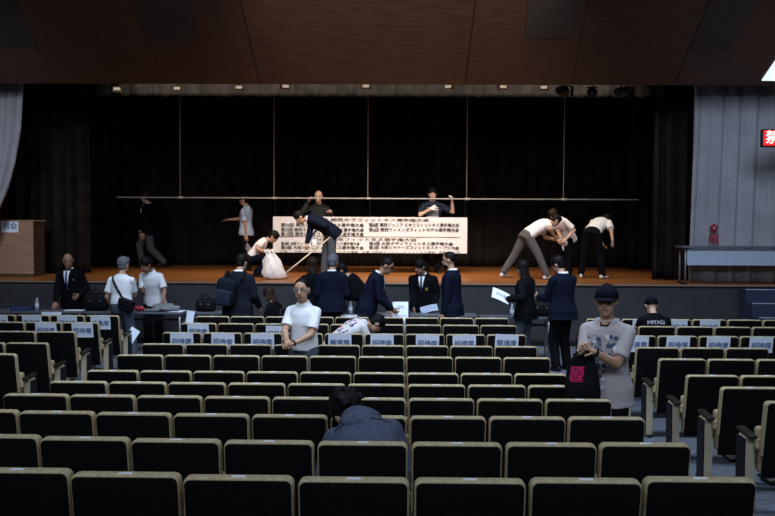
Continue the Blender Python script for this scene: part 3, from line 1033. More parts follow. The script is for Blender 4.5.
    def cap_(s, m, brim=True, back=False):
        hp, hs, Rh = s.hp, s.hs, s.Rh
        g = G()
        rg = []
        for t in (0, .2, .4, .6, .8, .93, 1):
            a = t * math.pi / 2
            rg.append((hp(0, -.008, .022 + .102 * math.sin(a)), Rh @ V((.091 * hs * max(math.cos(a), .02), 0, 0)), Rh @ V((0, .110 * hs * max(math.cos(a), .02), 0))))
        g.loft(rg, 20)
        g.ell(hp(0, -.008, .126), (.010 * hs, .010 * hs, .006 * hs), Rh, 8, 6)
        o = link('cap', g.mesh(smooth=True), m, s.root)
        b = G()
        n = 12
        rows = []
        for j in range(5):
            t = j / 4
            for i in range(n + 1):
                a = math.pi * (i / n)
                x, y = .088 * math.cos(a), .098 * math.sin(a)
                rows.append(hp(x * (1 + .05 * t), -.008 + y * (1 + .62 * t * math.sin(a) ** .7 if 0 < i < n else 1), .030 - .022 * t * math.sin(a) - .010 * abs(math.cos(a)) * t))
        vs = rows + [p + Rh @ V((0, 0, -.005 * hs)) for p in rows]
        N = 5 * (n + 1)
        fs = []
        for j in range(4):
            for i in range(n):
                k = j * (n + 1) + i
                fs += [(k, k + 1, k + n + 2, k + n + 1), (N + k, N + k + n + 1, N + k + n + 2, N + k + 1)]
        for i in range(n):
            k = 4 * (n + 1) + i
            fs += [(k, k + 1, N + k + 1, N + k), (i, N + i, N + i + 1, i + 1)]
        link('cap_brim', b.add(vs, fs).mesh(smooth=True), m, s.root)

    def glasses(s, m='dark_metal', lens=False):
        hp, hs, Rh = s.hp, s.hs, s.Rh
        g = G()
        for sg in (1, -1):
            g.tube([hp(sg * .033 + .024 * math.cos(a), .098 - .004 * abs(math.cos(a)), .003 + .018 * math.sin(a)) for a in [k * math.pi / 7 for k in range(15)]], .0026 * hs, 6)
            g.tube([hp(sg * .057, .094, .006), hp(sg * .082, .05, .008), hp(sg * .084, -.005, .006)], .0024 * hs, 6)
        g.tube([hp(-.010, .102, .006), hp(.010, .102, .006)], .0024 * hs, 6)
        o = link('glasses', g.mesh(smooth=True), m, s.root)
        if lens:
            for sg in (1, -1):
                link('lens', G().ell(hp(sg * .033, .097, .003), (.024 * hs, .003 * hs, .018 * hs), Rh, 12, 6).mesh(smooth=True), 'eye_dark', o)

    def patch(s, name, poly, m, back=False, off=.004, u0=.30, cuts=4, label=None, parent=None, yaw=0):
        """cloth patch lying on the garment; poly in (x, u) with u measured along the spine"""
        bm = bmesh.new()
        vs = [bm.verts.new((x, 0, u)) for x, u in poly]
        bm.faces.new(vs)
        bmesh.ops.triangulate(bm, faces=bm.faces)
        bmesh.ops.subdivide_edges(bm, edges=bm.edges[:], cuts=cuts, use_grid_fill=True)
        bmesh.ops.triangulate(bm, faces=bm.faces)
        me = bpy.data.meshes.new(name)
        bm.to_mesh(me); bm.free()
        return s.wrap(name, me, m, back, off, parent, yaw)

    def wrap(s, name, me, m, back=False, off=.004, parent=None, yaw=0):
        """lay a flat XZ mesh on the garment"""
        S = s.s
        keep = []
        for v in me.vertices:
            x, y, u = v.co
            q, Rm = s.F(max(-.18, min(.59, u)))
            Rm = Rm @ Matrix.Rotation(yaw, 3, 'Z')
            sg = -1 if back else 1
            o = q + Rm @ V((x * S, sg * .6, 0))
            h = s.bvh.ray_cast(o, Rm @ V((0, -sg, 0)))
            if h[0] is not None and h[3] < .62:
                v.co = h[0] + h[1] * (off - y * .5)
            else:
                keep.append(v.index)
        if keep:
            bm = bmesh.new(); bm.from_mesh(me); bm.verts.ensure_lookup_table()
            bmesh.ops.delete(bm, geom=[bm.verts[i] for i in keep], context='VERTS')
            bm.to_mesh(me); bm.free()
        o = link(name, me, m, parent or s.root)
        md = o.modifiers.new('cloth_thickness', 'SOLIDIFY')
        md.thickness = .003
        md.offset = 0
        return o

    def collar(s, m, r=.066, yoff=0):
        nb, Rn = s.F(.51)
        g = G()
        S = s.s
        rg = []
        pts = []
        for k in range(17):
            a = math.radians(-60) + math.radians(300) * k / 16 + math.pi / 2 + math.radians(30) - math.radians(0)
            pts.append(a)
        vs, fs = [], []
        for a in pts:
            # open towards the front
            for rr, zz in ((r + .004, -.012), (r - .006, .030), (r + .004, .030), (r + .014, -.012)):
                dip = .028 * max(0, math.sin(a))
                vs.append(nb + Rn @ V((rr * math.cos(a) * S, (rr * .95 * math.sin(a) - .006) * S, (zz - dip + .005) * S)))
        n = len(pts)
        for i in range(n - 1):
            for j in range(4):
                a, b = i * 4 + j, i * 4 + (j + 1) % 4
                fs.append((a, b, b + 4, a + 4))
        fs += [(0, 1, 2, 3), (4 * n - 1, 4 * n - 2, 4 * n - 3, 4 * n - 4)]
        return link('collar', g.add(vs, fs).mesh(smooth=True), m, s.root)

    def suit_front(s, tie='tie_navy', wdt=.055, low=.24):
        s.patch('shirt_front', [(-wdt, .50), (wdt, .50), (.004, low), (-.004, low)], 'shirt_white', off=.004)
        s.collar('shirt_white')
        if tie:
            s.patch('tie', [(-.014, .485), (.014, .485), (.020, low + .05), (0, low), (-.020, low + .05)], tie, off=.009, cuts=3)

    def watch(s, i):
        d = (s.wr[i] - s.el[i]).normalized()
        c = s.wr[i] - d * .015
        a = d.cross(V((0, 0, 1))).normalized(); b = d.cross(a)
        S = s.s
        g = G().loft([(c - d * .011, a * .033 * S, b * .033 * S), (c + d * .011, a * .033 * S, b * .033 * S)], 14)
        o = link('watch', g.mesh(), 'dark_metal', s.root)
        g = G().cap(c - b * .030 * S, c - b * .036 * S, .016, .015, 10)
        link('watch_face', g.mesh(smooth=True), 'table_top', o)

    def world(s, p):
        return Matrix.Translation(s.root.location) @ s.root.rotation_euler.to_matrix().to_4x4() @ V(p)

P = {}
def place_(px, D, k):
    return (X_(px, D, 260), D, STZ)
def place(px, D, base):
    return (X_(px, D, 260), D, base)

# -- on the stage
P['walk'] = a = Person('person in black blazer and grey trousers walking left across the stage', place(149, 20.3, STZ), 100, 1.86, lean=2, hip=.94, hpx=(None, (143, 236, 20.0)), hands=((.25, .12, .80), (-.26, .14, .84)),
    feet=((.08, .14), (-.10, -.32)), feetz=(0, .05), head=(-25, 8, 0), pants='trouser_grey', top='suit_black', kind='jacket', hair='shaggy', hairm='hair_brown')
a.suit_front(None, .05, .30)
a.patch('pocket_square', [(-.13, .335), (-.07, .335), (-.06, .375), (-.10, .40), (-.14, .38)], 'shirt_stage', off=.008, cuts=3)
P['blue'] = a = Person('person in pale blue short-sleeved shirt walking left on stage, one arm forward', place(246, 19.5, STZ), 72, 1.72, lean=-2, hpx=((229, 219.5, 19.6), (247, 243, 19.3)), hands=((.12, .44, 1.10), (-.20, .10, .74)),
    feet=((.10, .05), (-.10, -.12)), head=(10, 6, 0), pants='trouser_black', top='shirt_blue', kind='untuck', hair='short', palm=((0, 0, -1), None))
a.collar('shirt_blue')
P['crouch'] = a = Person('person in white T-shirt crouching on stage behind a white rubbish bag', place(251, 17.35, STZ), -85, 1.60, lean=30, curl=20, hip=.38, hpx=((267, 252.5, 16.95), (268, 251.5, 17.2)), hands=((.12, .44, .50), (-.08, .48, .52)),
    feet=((.12, .16), (-.12, .10)), head=(-5, 22, 0), sex='f', pants='suit_navy', top='shirt_stage', kind='tuck', hair='short', shoes='shoe_black', curlf=(1, 1))
P['bald'] = a = Person('bald person in charcoal sweater behind the banner holding the pipe', place(319, 18.98, STZ), 180, 1.79, hpx=((308.5, 201.5, 18.72), (331, 213, 18.7)), hands=((.245, .30, 1.545), (-.20, .26, 1.30)), lean=3,
    head=(-5, 8, 0), pants='trouser_black', top='charcoal_knit', kind='knit', hair='bald', curlf=(1.3, 1.0), palm=((0, .3, -1), (0, 0, -1)), skin='skin_pale', pole=((.5, -.1, -1), (-.5, 0, -1)))
P['stripe'] = a = Person(
    'person in navy T-shirt with pale stripes and white gloves behind the banner', place(432, 18.98, STZ), 180, 1.86, hpx=((430.5, 209, 18.7), (452, 201, 18.72)), hands=((.03, .27, 1.30), (-.40, .16, 1.40)), lean=0,
    head=(0, 8, 0), pants='trouser_black', top='tee_navy', kind='tee', hair='short', glove=True, curlf=(1.0, 1.0), palm=((-.6, -.6, 0), (.8, .3, 0)), pole=((.8, 0, -.6), (-.7, .1, -.8)), skin='skin_pale')
for k in range(7):
    z = .38 - .035 * k
    a.patch('stripe', [(-.115, z), (.115, z), (.115, z + .014), (-.115, z + .014)], 'stripe_pale', off=.004, cuts=5)
POLE_A, POLE_B = at(331, 236.5, 17.25), at(280, 277.5, 16.98)
_pd = (POLE_A - POLE_B).normalized()
def pole_px(t):
    return POLE_B.lerp(POLE_A, t)
P['sweep'] = a = Person('person in dark suit bending over to sweep the stage with a pole', place(330, 17.4, STZ), 112, 1.74, lean=42, curl=42, twist=-14, hands=[(Matrix.Rotation(-R(112), 3, 'Z') @ (pole_px(t_) + V((0, 0, .05)) - V(place_(330, 17.4, 2)))) / .985 for t_ in (.50, .94)],
    feet=((.10, .10), (-.10, -.06)), head=(8, 0, 0), pants='trouser_slate', top='suit_navy', kind='jacket', hair='short', curlf=(1.2, 1.2), palm=((-.2, -.2, -1), (0, .6, -.6)), wide=1.05)
a.suit_front('tie_navy', .07, .20)
P['bentl'] = a = Person('person in white shirt and grey trousers bending to the right on stage', place(527, 17.3, STZ), -72, 1.76, hip=.86, lean=46, curl=30, hpx=((555, 237, 17.1), (557, 240, 17.4)), hands=((.14, .56, .72), (-.12, .60, .72)),
    feet=((.32, .26), (-.30, -.36)), feetz=(0, .03), head=(0, 5, 0), pants='trouser_grey', top='shirt_stage', kind='tuck', hair='short', shoes='shoe_white', toes=(10, 25), wide=1.08, curlf=(1, 1))
P['vneck'] = a = Person('person in white V-neck top leaning forward to hand over a cloth', place(565, 18.2, STZ), 140, 1.66, lean=36, curl=26, hpx=((562, 240, 17.75), (567, 238, 17.8)), hands=((.06, .34, .84), (-.16, .34, .80)),
    head=(0, 4, 0), sex='f', pants='trouser_black', top='shirt_stage', kind='tee', hair='short', hairm='hair_brown', curlf=(1, 1), skin='skin_pale', palm=((0, .2, 1), (0, .2, 1)))
a.patch('neckline', [(-.04, .50), (.04, .50), (0, .40)], 'skin_pale', off=.004, cuts=3)
P['bentr'] = a = Person('person in white shirt and black trousers bending away, seen from behind', place(592, 17.4, STZ), -38, 1.74, lean=48, curl=34, hpx=((613, 243, 17.1), (604, 247, 17.4)), hands=((.24, .50, .50), (-.02, .56, .46)),
    feet=((.20, .06), (-.24, .02)), head=(0, 12, 0), pants='trouser_black', top='shirt_stage', kind='tuck', hair='short', shoes='shoe_white', toes=(-10, 20), wide=1.04, facefeat=False)

# -- in front of the stage
FL = 0.0
P['official'] = a = Person('bald person in black suit and blue tie leaning a hand on left table', place(73, 15.3, FL), 172, 1.70, lean=8, side=4, hpx=((55, 302.5, 15.0), (79, 295, 15.05)), hands=((.31, .28, .845), (-.12, .24, .93)),
    head=(32, 6, 0), pants='trouser_black', top='suit_black', kind='jacket', hair='fringe', hairm='hair_grey', skin='skin_dark', wide=1.16, curlf=(.3, .8), palm=((0, 0, -1), None))
a.suit_front('tie_blue', .06, .18)
a.patch('badge', [(-.13, .33), (-.11, .33), (-.11, .35), (-.13, .35)], 'gold', off=.006, cuts=1)
P['strap'] = a = Person('person with grey hair in white shirt with black crossbody strap, seen from behind', place(121, 14.0, FL), -8, 1.70, hip=.89, lean=2, hpx=((136, 290, 14.35), None), hands=((.30, .36, 1.0), (-.25, .16, .86)),
    feet=((.26, -.10), (-.06, .08)), head=(-12, 6, 0), pants='trouser_slate', top='shirt_white', kind='tuck', hair='short', hairm='hair_grey', shoes='shoe_white', wide=1.06, facefeat=False)
P['helper'] = a = Person('person in white short-sleeved shirt leaning over left table beside grey jacket', place(154, 15.36, FL), 172, 1.69, lean=14, curl=8, hpx=((142, 290, 14.98), (163, 301.5, 14.98)), hands=((.22, .30, .96), (-.14, .26, .80)),
    head=(-28, 14, 0), pants='trouser_black', top='shirt_white', kind='untuck', hair='short', skin='skin_dark', wide=1.0)
a.collar('shirt_white')
P['pack'] = a = Person('person in dark navy jacket carrying a backpack, seen from behind', place(238, 13.6, FL), -14, 1.77, lean=4, hands=((.26, .20, .88), (-.24, .22, .92)),
    head=(-14, 18, 0), pants='trouser_black', top='navy_jacket', kind='coat', hair='short', wide=1.10, facefeat=False)
a.collar('shirt_white', .068)
P['seatw'] = a = Person('person with dark hair in black jacket sitting low facing left', place(277, 14.6, FL), 62, 1.58, lean=10, hip=.44, hands=((.12, .36, .52), (-.14, .36, .52)), feet=((.12, .42), (-.12, .42)),
    head=(0, 18, 0), sex='f', pants='suit_black', top='suit_black', kind='jacket', hair='bob', hairm='hair_brown')
P['longhair'] = a = Person('person with long dark brown hair in black top, seen from behind', place(313, 14.9, FL), 14, 1.67, hands=((.20, .20, 1.0), (-.20, .2, 1.0)),
    head=(10, 6, 0), sex='f', pants='trouser_black', top='suit_black', kind='jacket', hair='long', hairm='hair_brown', facefeat=False)
P['greyh'] = a = Person('person with grey hair in navy jacket, seen from behind beneath the banner', place(332, 14.5, FL), -10, 1.73, hands=((.24, .20, .95), (-.2, .2, .95)),
    head=(-6, 4, 0), pants='trouser_black', top='suit_navy', kind='jacket', hair='short', hairm='hair_grey', facefeat=False, wide=1.16)
a.collar('shirt_white', .070)
P['behind'] = a = Person('person in dark suit bending behind the man with glasses, hand out left', place(365, 14.95, FL), 88, 1.70, lean=24, curl=20, hands=((.10, .40, .98), (-.10, .36, .98)),
    head=(0, 4, 0), pants='trouser_black', top='suit_black', kind='jacket', hair='short', wide=1.15, curlf=(.8, .8))
P['leaner'] = a = Person('person in dark suit with glasses stooping right, holding a white sheet', place(368, 13.7, FL), -88, 1.78, lean=12, curl=16, hpx=((392, 309, 13.55), (390, 311, 13.75)), hands=((.10, .36, .82), (-.10, .34, .84)),
    head=(-8, 12, 0), pants='trouser_black', top='suit_navy', kind='jacket', hair='crop', skin='skin_dark', curlf=(.9, .9), wide=1.26, feet=((.1, -.08), (-.1, .12)))
a.suit_front('tie_blue', .06, .20)
a.glasses()
P['emblem'] = a = Person('person in black blazer with gold emblem looking down at a paper', place(424, 15.2, FL), 165, 1.66, lean=8, curl=6, hpx=((414, 309, 15.0), (434, 306, 15.0)), hands=((.14, .30, .86), (-.16, .32, .90)),
    head=(-30, 16, 0), pants='trouser_black', top='suit_black', kind='jacket', hair='short', skin='skin_dark', curlf=(.8, .8), palm=(None, (0, 0, 1)), wide=1.24)
a.suit_front('tie_navy', .06, .22)
a.patch('emblem', [(-.115, .25), (-.075, .25), (-.07, .29), (-.095, .31), (-.12, .29)], 'gold', off=.006, cuts=2)
P['beard'] = a = Person('person in navy suit with glasses and beard, standing turned left', place(452, 13.7, FL), 74, 1.81, hands=((.22, .10, .80), (-.24, .06, .80)), lean=0,
    head=(8, 4, 0), pants='trouser_black', top='suit_navy', kind='jacket', hair='crop', skin='skin', wide=1.24)
a.collar('shirt_white', .070)
a.glasses()
g = G(); g.ell(a.hp(0, .040, -.085), (.058 * a.hs, .060 * a.hs, .046 * a.hs), a.Rh)
link('beard', fuse(g, .009, 1), 'hair_black', a.root)
P['papers'] = a = Person('person with long black hair holding papers out to the left', place(526, 13.8, FL), 52, 1.70, hpx=((512, 297, 13.95), (507, 299, 13.55)), hands=((.06, .40, 1.03), (-.22, .36, 1.02)), lean=0,
    head=(0, 14, 0), sex='f', pants='trouser_slate', top='suit_black', kind='jacket', hair='long', wide=1.12, curlf=(.8, .8), palm=((0, .2, 1), (0, .2, 1)))
P['navy'] = a = Person('person in navy suit standing in the aisle looking down, seen from behind', place(563, 13.35, FL), 34, 1.79, hands=((.14, .34, 1.06), (-.16, .34, 1.06)), lean=0,
    head=(20, 26, 0), pants='trouser_black', top='suit_navy', kind='jacket', hair='short', wide=1.14)
a.collar('shirt_white', .068)
# -- among the seats
P['white'] = a = Person('person in white short-sleeved shirt and glasses standing among the seats', place(304, 9.86, floor_z(9.86)), 160, 1.68, lean=2, hpx=((287, 340, 9.52), (293, 344, 9.55)), hands=((.10, .30, .98), (-.06, .32, .955)),
    feet=((.10, .0), (-.10, .06)), head=(10, 2, 0), pants='trouser_slate', top='shirt_white', kind='tuck', hair='crop', skin='skin', vox=.009, wide=1.0, curlf=(.9, .9), palm=((-.4, 0, -1), (.4, 0, 1)), elbow_out=.8)
a.collar('shirt_white', .066)
a.glasses('table_leg')
a.watch(1)
a.patch('shirt_pocket', [(-.13, .27), (-.05, .27), (-.05, .36), (-.13, .36)], 'shirt_white', off=.004, cuts=3)
a.patch('placket', [(-.012, .06), (.012, .06), (.012, .47), (-.012, .47)], 'shirt_white', off=.004, cuts=6)
P['capman'] = a = Person('person in black cap and beige printed T-shirt standing in the aisle', place(609, 7.15, floor_z(7.15)), 152, 1.76, lean=2, hpx=((584, 349, 6.88), (594, 352, 6.84)), hands=((.20, .30, .965), (.08, .34, .945)),
    feet=((.11, 0), (-.11, .05)), head=(6, 0, 0), pants='trouser_black', top='tee_beige', kind='tee', hair='crop', skin='skin', vox=.009, wide=.98, curlf=(1.0, .9), palm=((-.4, 0, -1), (.3, -.2, -1)), pole=((.15, -.5, -1), (-.5, -.5, -.8)))
a.cap_('cap_navy')
a.glasses('dark_metal', True)
a.watch(1)
rnd = random.Random(11)
for (x0_, u0_, x1_, u1_, n_) in ((.02, .30, .12, .39, 14), (-.10, .30, -.02, .40, 12), (-.05, .20, .08, .29, 18), (-.11, .21, -.06, .28, 6), (-.04, .07, .08, .18, 16), (-.02, -.02, .09, .06, 8)):
    for k in range(n_):
        x = rnd.uniform(x0_, x1_); u = rnd.uniform(u0_, u1_); w_ = rnd.uniform(.006, .016); h_ = rnd.uniform(.006, .02)
        sk = rnd.uniform(-.006, .006)
        a.patch('print', [(x - w_, u - h_), (x + w_, u - h_), (x + w_ + sk, u + h_), (x - w_ + sk, u + h_)], rnd.choice(['print_blue', 'print_blue', 'print_pale']), off=.003, cuts=1)
a.patch('neck_trim', [(-.045, .505), (.045, .505), (.03, .475), (0, .465), (-.03, .475)], 'tee_black', off=.003, cuts=3)
a.patch('neckline', [(-.038, .515), (.038, .515), (.024, .485), (0, .476), (-.024, .485)], 'skin', off=.006, cuts=3)

sx, sy, sz = SEATS[('c', 1, -1)].location
P['hood'] = a = Person('person in slate hoodie hunched in a seat near the camera, seen from behind', (sx + .05, sy + .33, sz), 6, 1.74, lean=26, curl=48, side=-8, hip=.475, hscale=1.13, hands=((.20, .46, .60), (-.20, .46, .58)), feet=((.13, .48), (-.13, .48)),
    head=(18, 6, -30), pants='trouser_black', top='hoodie', kind='hoodie', hair='shaggy', vox=.009, wide=1.04, facefeat=False, pole=((.3, -.2, -.9), (-.3, -.2, -.9)))
g = G()
nb, Rn = a.F(.46)
for k in range(11):
    t = k / 10
    an = math.pi * (1.08 + .84 * t)
    c = nb + Rn @ V((.105 * math.cos(an), -.02 + .10 * math.sin(an), .045 + .02 * math.sin(an * 2)))
    if k:
        g.cap(cp, c, .040, .040, 10)
    cp = c
g.ell(nb + Rn @ V((-.02, -.115, -.03)), (.11, .042, .085), Rn)
link('hood', fuse(g, .009, 3), 'hoodie', a.root)
a.patch('seam', [(-.17, .40), (.17, .40), (.17, .407), (-.17, .407)], 'tee_navy', back=True, off=.002, cuts=6)

sx, sy, sz = SEATS[('r', 9, 1)].location
P['miyagi'] = a = Person('person in navy cap and black lettered T-shirt seated, head bowed', (X_(657, sy + .3, 310), sy + .34, sz), 0, 1.70, lean=8, curl=14, hip=.50, hands=((.18, .42, .55), (-.18, .42, .55)), feet=((.13, .46), (-.13, .46)),
    head=(0, 18, 0), pants='trouser_black', top='tee_black', kind='tee', hair='crop', wide=1.08, facefeat=False, skin='skin_pale')
a.cap_('cap_navy')
me = text_mesh('MIYAGI', .075, .001, .0004).copy()
for v in me.vertices:
    v.co.z += .375
a.wrap('lettering', me, 'stripe_pale', back=True, off=.004)

sx, sy, sz = SEATS[('c', 8, -2)].location
P['print'] = a = Person('person in white top with red and blue prints bent right over seats', (X_(337, sy + .4, 330), sy + .36, sz), -70, 1.62, lean=28, curl=62, hip=.70, hands=((.16, .56, .42), (-.10, .56, .42)), feet=((.13, .30), (-.13, .30)),
    head=(0, 10, 0), sex='f', pants='trouser_black', top='shirt_stage', kind='untuck', hair='short', facefeat=False, wide=1.35)
rnd = random.Random(5)
for k in range(60):
    x = rnd.uniform(-.17, .17); u = rnd.uniform(.0, .46)
    a.patch('print', [(x - .008, u - .014), (x + .006, u - .014), (x + .010, u + .014), (x - .005, u + .014)], rnd.choice(['print_red', 'tie_blue', 'print_red']), back=True, off=.004, cuts=1)

# ------------------------------------------------------------------ things people hold or wear
def sheet(name, label, cat, c, rot, w_, h_, m='paper', text=None, n=6, sag=.01, group=None):
    t = thing(name, label, cat, c, 0, group)
    t.rotation_euler = rot
    vs, fs = [], []
    for i in range(n + 1):
        u = i / n - .5
        z = -sag * (4 * u * u)
        for y in (-h_ / 2, h_ / 2):
            vs += [(u * w_, y, z), (u * w_, y, z + .002)]
    for i in range(n):
        k = 4 * i
        fs += [(k, k + 2, k + 6, k + 4), (k + 1, k + 5, k + 7, k + 3), (k, k + 4, k + 5, k + 1), (k + 2, k + 3, k + 7, k + 6)]
    fs += [(0, 1, 3, 2), (4 * n, 4 * n + 2, 4 * n + 3, 4 * n + 1)]
    link('page', G().add(vs, fs).mesh(), m, t)
    if text:
        for k, (s_, x, y, sz) in enumerate(text):
            me = text_mesh(s_, sz, .0, .0003).copy()
            for v in me.vertices:
                X, Y, Z = v.co
                v.co = (X + x, Z + y, -Y + .0035)
            link('lettering', me, 'ink_blue', t)
    return t

a = P['leaner']; p = a.world(a.hd[1])
c = at(400.5, 311, p.y - .03)
sheet('paper_sheet', 'white printed sheet held by the stooping man with glasses', 'paper', (c.x, c.y, c.z), (R(72), 0, R(4)), .25, .30, text=[('招待', 0, .06, .05), ('━━━━', 0, -.08, .05)])
c = at(389, 318, 13.9)
sheet('paper_sheet', 'white folded slip hanging below the stooping man\'s sleeve', 'paper', (c.x, c.y, c.z), (R(80), 0, R(-20)), .13, .22)
a = P['emblem']; p = a.world(a.hd[1])
c = at(429, 308.5, p.y - .06)
sheet('paper_sheet', 'pale grey paper read by the man with the gold emblem', 'paper', (c.x, c.y, c.z), (R(28), R(-14), 0), .30, .21, 'modesty_panel')
a = P['papers']; p = a.world(a.hd[1])
c = at(501, 295.5, p.y - .02)
sheet('paper_sheet', 'white papers tilted in the hand of the long-haired person', 'paper', (c.x, c.y, c.z), (R(48), R(24), R(10)), .30, .21, text=[('招待席', 0, 0, .06)])
a = P['blue']; p = a.world(a.hd[1])
c = at(248, 248, p.y - .02)
sheet('booklet', 'pale folded booklet held low by the man in pale blue shirt', 'booklet', (c.x, c.y, c.z), (R(75), R(-38), 0), .12, .22, 'grey_cloth', n=3)
a = P['vneck']
c = at(562.5, 241.5, a.root.location.y - .42)
g = G()
rnd = random.Random(2)
for k in range(9):
    g.ell((rnd.uniform(-.07, .07), rnd.uniform(-.04, .04), rnd.uniform(-.06, .05)), (.05, .045, .04), Matrix.Rotation(rnd.random() * 3, 3, 'Y'), 10, 8)
g.cap((0, 0, -.04), (.02, 0, -.17), .035, .02, 10)
o = link('cloth', fuse(g, .01, 2), 'glove_white'); o.location = c
tag(o, 'bunched white cloth held between the two people bending on stage', 'cloth')
# pole of the sweeping person, running through both hands
a = P['sweep']
en, st = POLE_B, POLE_A
mp_ = thing('push_broom', 'pale pole broom slanting down in the hands of the sweeping person', 'broom', en)
link('handle', G().tube([(0, 0, 0), st - en], .014).mesh(smooth=True), 'mop_pole', mp_)
link('head', G().box((0, 0, STZ + .03 - en.z), (.34, .08, .05), Matrix.Rotation(R(30), 3, 'Z')).mesh(bevel=.012), 'grey_cloth', mp_)
# rubbish bag
rnd = random.Random(4)
g = G()
prof = [(.02, 0), (.20, .01), (.245, .05), (.25, .14), (.22, .25), (.17, .36), (.12, .46), (.08, .52), (.10, .56)]
rg = []
for r_, z in prof:
    rg.append((V((-.11 * (z / .6), 0, z)), V((r_ * .95, 0, 0)), V((0, r_ * .7, 0))))
g.loft(rg, 28)
g.v = [p + V((1, 1, 0)) * 0 + V((math.sin(p.z * 30 + p.x * 27) * .022, math.sin(p.z * 23 + p.x * 41) * .026, .014 * math.sin(p.x * 40 + p.z * 9))) * (1 if p.z > .02 else 0) for p in g.v]
c = at(270, 280.5, 16.75)
rb = thing('rubbish_bag', 'white plastic rubbish bag slumped on the stage front edge', 'bag', (c.x + .10, 16.75, STZ))
link('sack', g.mesh(smooth=True), 'bag_plastic', rb)
g = G()
for k in range(6):
    a_ = k * 1.05
    g.cap((-.10 + .06 * math.cos(a_), .05 * math.sin(a_), .53), (-.11 + .10 * math.cos(a_), .08 * math.sin(a_), .58), .022, .012, 8)
link('gathered_neck', fuse(g, .008, 1), 'bag_plastic', rb)

# crossbody bag and strap
a = P['strap']
bg = thing('crossbody_bag', 'black crossbody bag on the hip of the white-shirted person', 'bag', a.root.location, a.root.rotation_euler.z)
link('pouch', G().box((.17, -.17, .93), (.26, .11, .19), Matrix.Rotation(R(18), 3, 'Y')).mesh(bevel=.035, segs=3, smooth=True), 'bag_black', bg)
link('flap', G().box((.17, -.225, .965), (.24, .02, .10), Matrix.Rotation(R(18), 3, 'Y')).mesh(bevel=.008), 'bag_black', bg)
pts = []
for k in range(15):
    t = k / 14
    x, u = -.12 + .27 * t, .47 - .46 * t
    q, Rm = a.F(u)
    h = a.bvh.ray_cast(q + Rm @ V((x, -.6, 0)), Rm @ V((0, 1, 0)))
    if h[0] is not None:
        pts.append(h[0] + h[1] * .008)
link('strap', G().tube(pts, .017, 8).mesh(smooth=True), 'bag_black', bg)
# backpack
a = P['pack']
bp = thing('backpack', 'dark navy backpack slung on the left shoulder of the jacketed person', 'backpack', a.root.location, a.root.rotation_euler.z)
B = Matrix.Rotation(R(8), 3, 'Y')
link('main_pocket', G().box((-.08, -.25, 1.18), (.32, .19, .44), B).mesh(bevel=.075, segs=4, smooth=True), 'navy_jacket', bp)
link('front_pocket', G().box((-.09, -.36, 1.10), (.26, .07, .24), B).mesh(bevel=.03, segs=3, smooth=True), 'tee_navy', bp)
link('top_handle', G().tube([(-.05 + .06 * math.cos(t), -.20, 1.385 + .05 * math.sin(t)) for t in [k * math.pi / 8 for k in range(9)]], .011).mesh(smooth=True), 'bag_black', bp)
for x in (-.17, .12):
    pts = []
    for k in range(12):
        t = k / 11
        pts.append(V((x + .01, -.17 + .0 * t, 1.36)).lerp(V((x, -.03, 1.50)), min(1, t * 2)) if t < .5 else V((x, -.03, 1.50)).lerp(V((x, .13, 1.36)), (t - .5) * 2))
    link('shoulder_strap', G().tube(pts, .022, 8).mesh(smooth=True), 'bag_black', bp)
# id card of the sweeping person
a = P['sweep']
c = a.world(a.pt(.24, -.02, .235))
idc = thing('id_card', 'white name card hanging from the neck of the sweeping person', 'id card', at(314.5, 242, 17.0))
link('card', G().box((0, 0, 0), (.085, .006, .11)).mesh(bevel=.002), 'paper', idc)
nb = a.world(a.pt(.47, 0, .10)) - idc.location
link('lanyard', G().tube([(0, 0, .055), nb * .5 + V((-.02, 0, .02)), nb], .005, 6).mesh(smooth=True), 'tie_blue', idc)
# shopping bag of the person in the cap
a = P['capman']
c = at(582, 379, a.root.location.y - .24)
hb = thing('tote_bag', 'black bag with bright pink print carried by the man in cap', 'bag', (c.x, c.y, c.z), R(-6))
g = G()
vs = []
rg = []
for z, wx, wy in ((-.22, .09, .03), (-.215, .135, .06), (-.12, .145, .065), (0, .135, .06), (.10, .115, .045), (.18, .085, .03), (.2, .07, .02)):
    rg.append((V((.03 * (z < 0) * abs(z), .02 * math.sin(z * 20), z)), V((wx, 0, .01)), V((0, wy, 0))))
g.loft(rg, 24)
link('pouch', g.mesh(smooth=True), 'bag_black', hb)
hw = a.world(a.hd[0]) - V(c)
hwl = Matrix.Rotation(R(6), 3, 'Z') @ hw
for x in (-.07, .07):
    link('handle', G().tube([(x, 0, .19), V((x * .6, 0, .2)).lerp(hwl, .5), hwl], .009, 8).mesh(smooth=True), 'bag_black', hb)
g = G()
rnd = random.Random(9)
for j in range(3):            # three rows of chunky block lettering
    for i in range(3):
        cx, cz = -.088 + i * .036 + j * .006, .020 + j * .037
        yy = -.066 + .003 * j
        g.box((cx, yy, cz + .012), (.032, .004, .008)).box((cx, yy, cz - .012), (.032, .004, .008))
        g.box((cx - .012, yy, cz), (.008, .004, .03)).box((cx + (.012 if (i + j) % 2 else 0), yy, cz), (.009, .004, .03))
g.box((-.05, -.066, -.008), (.095, .004, .007))
link('print', g.mesh(), 'pink', hb)

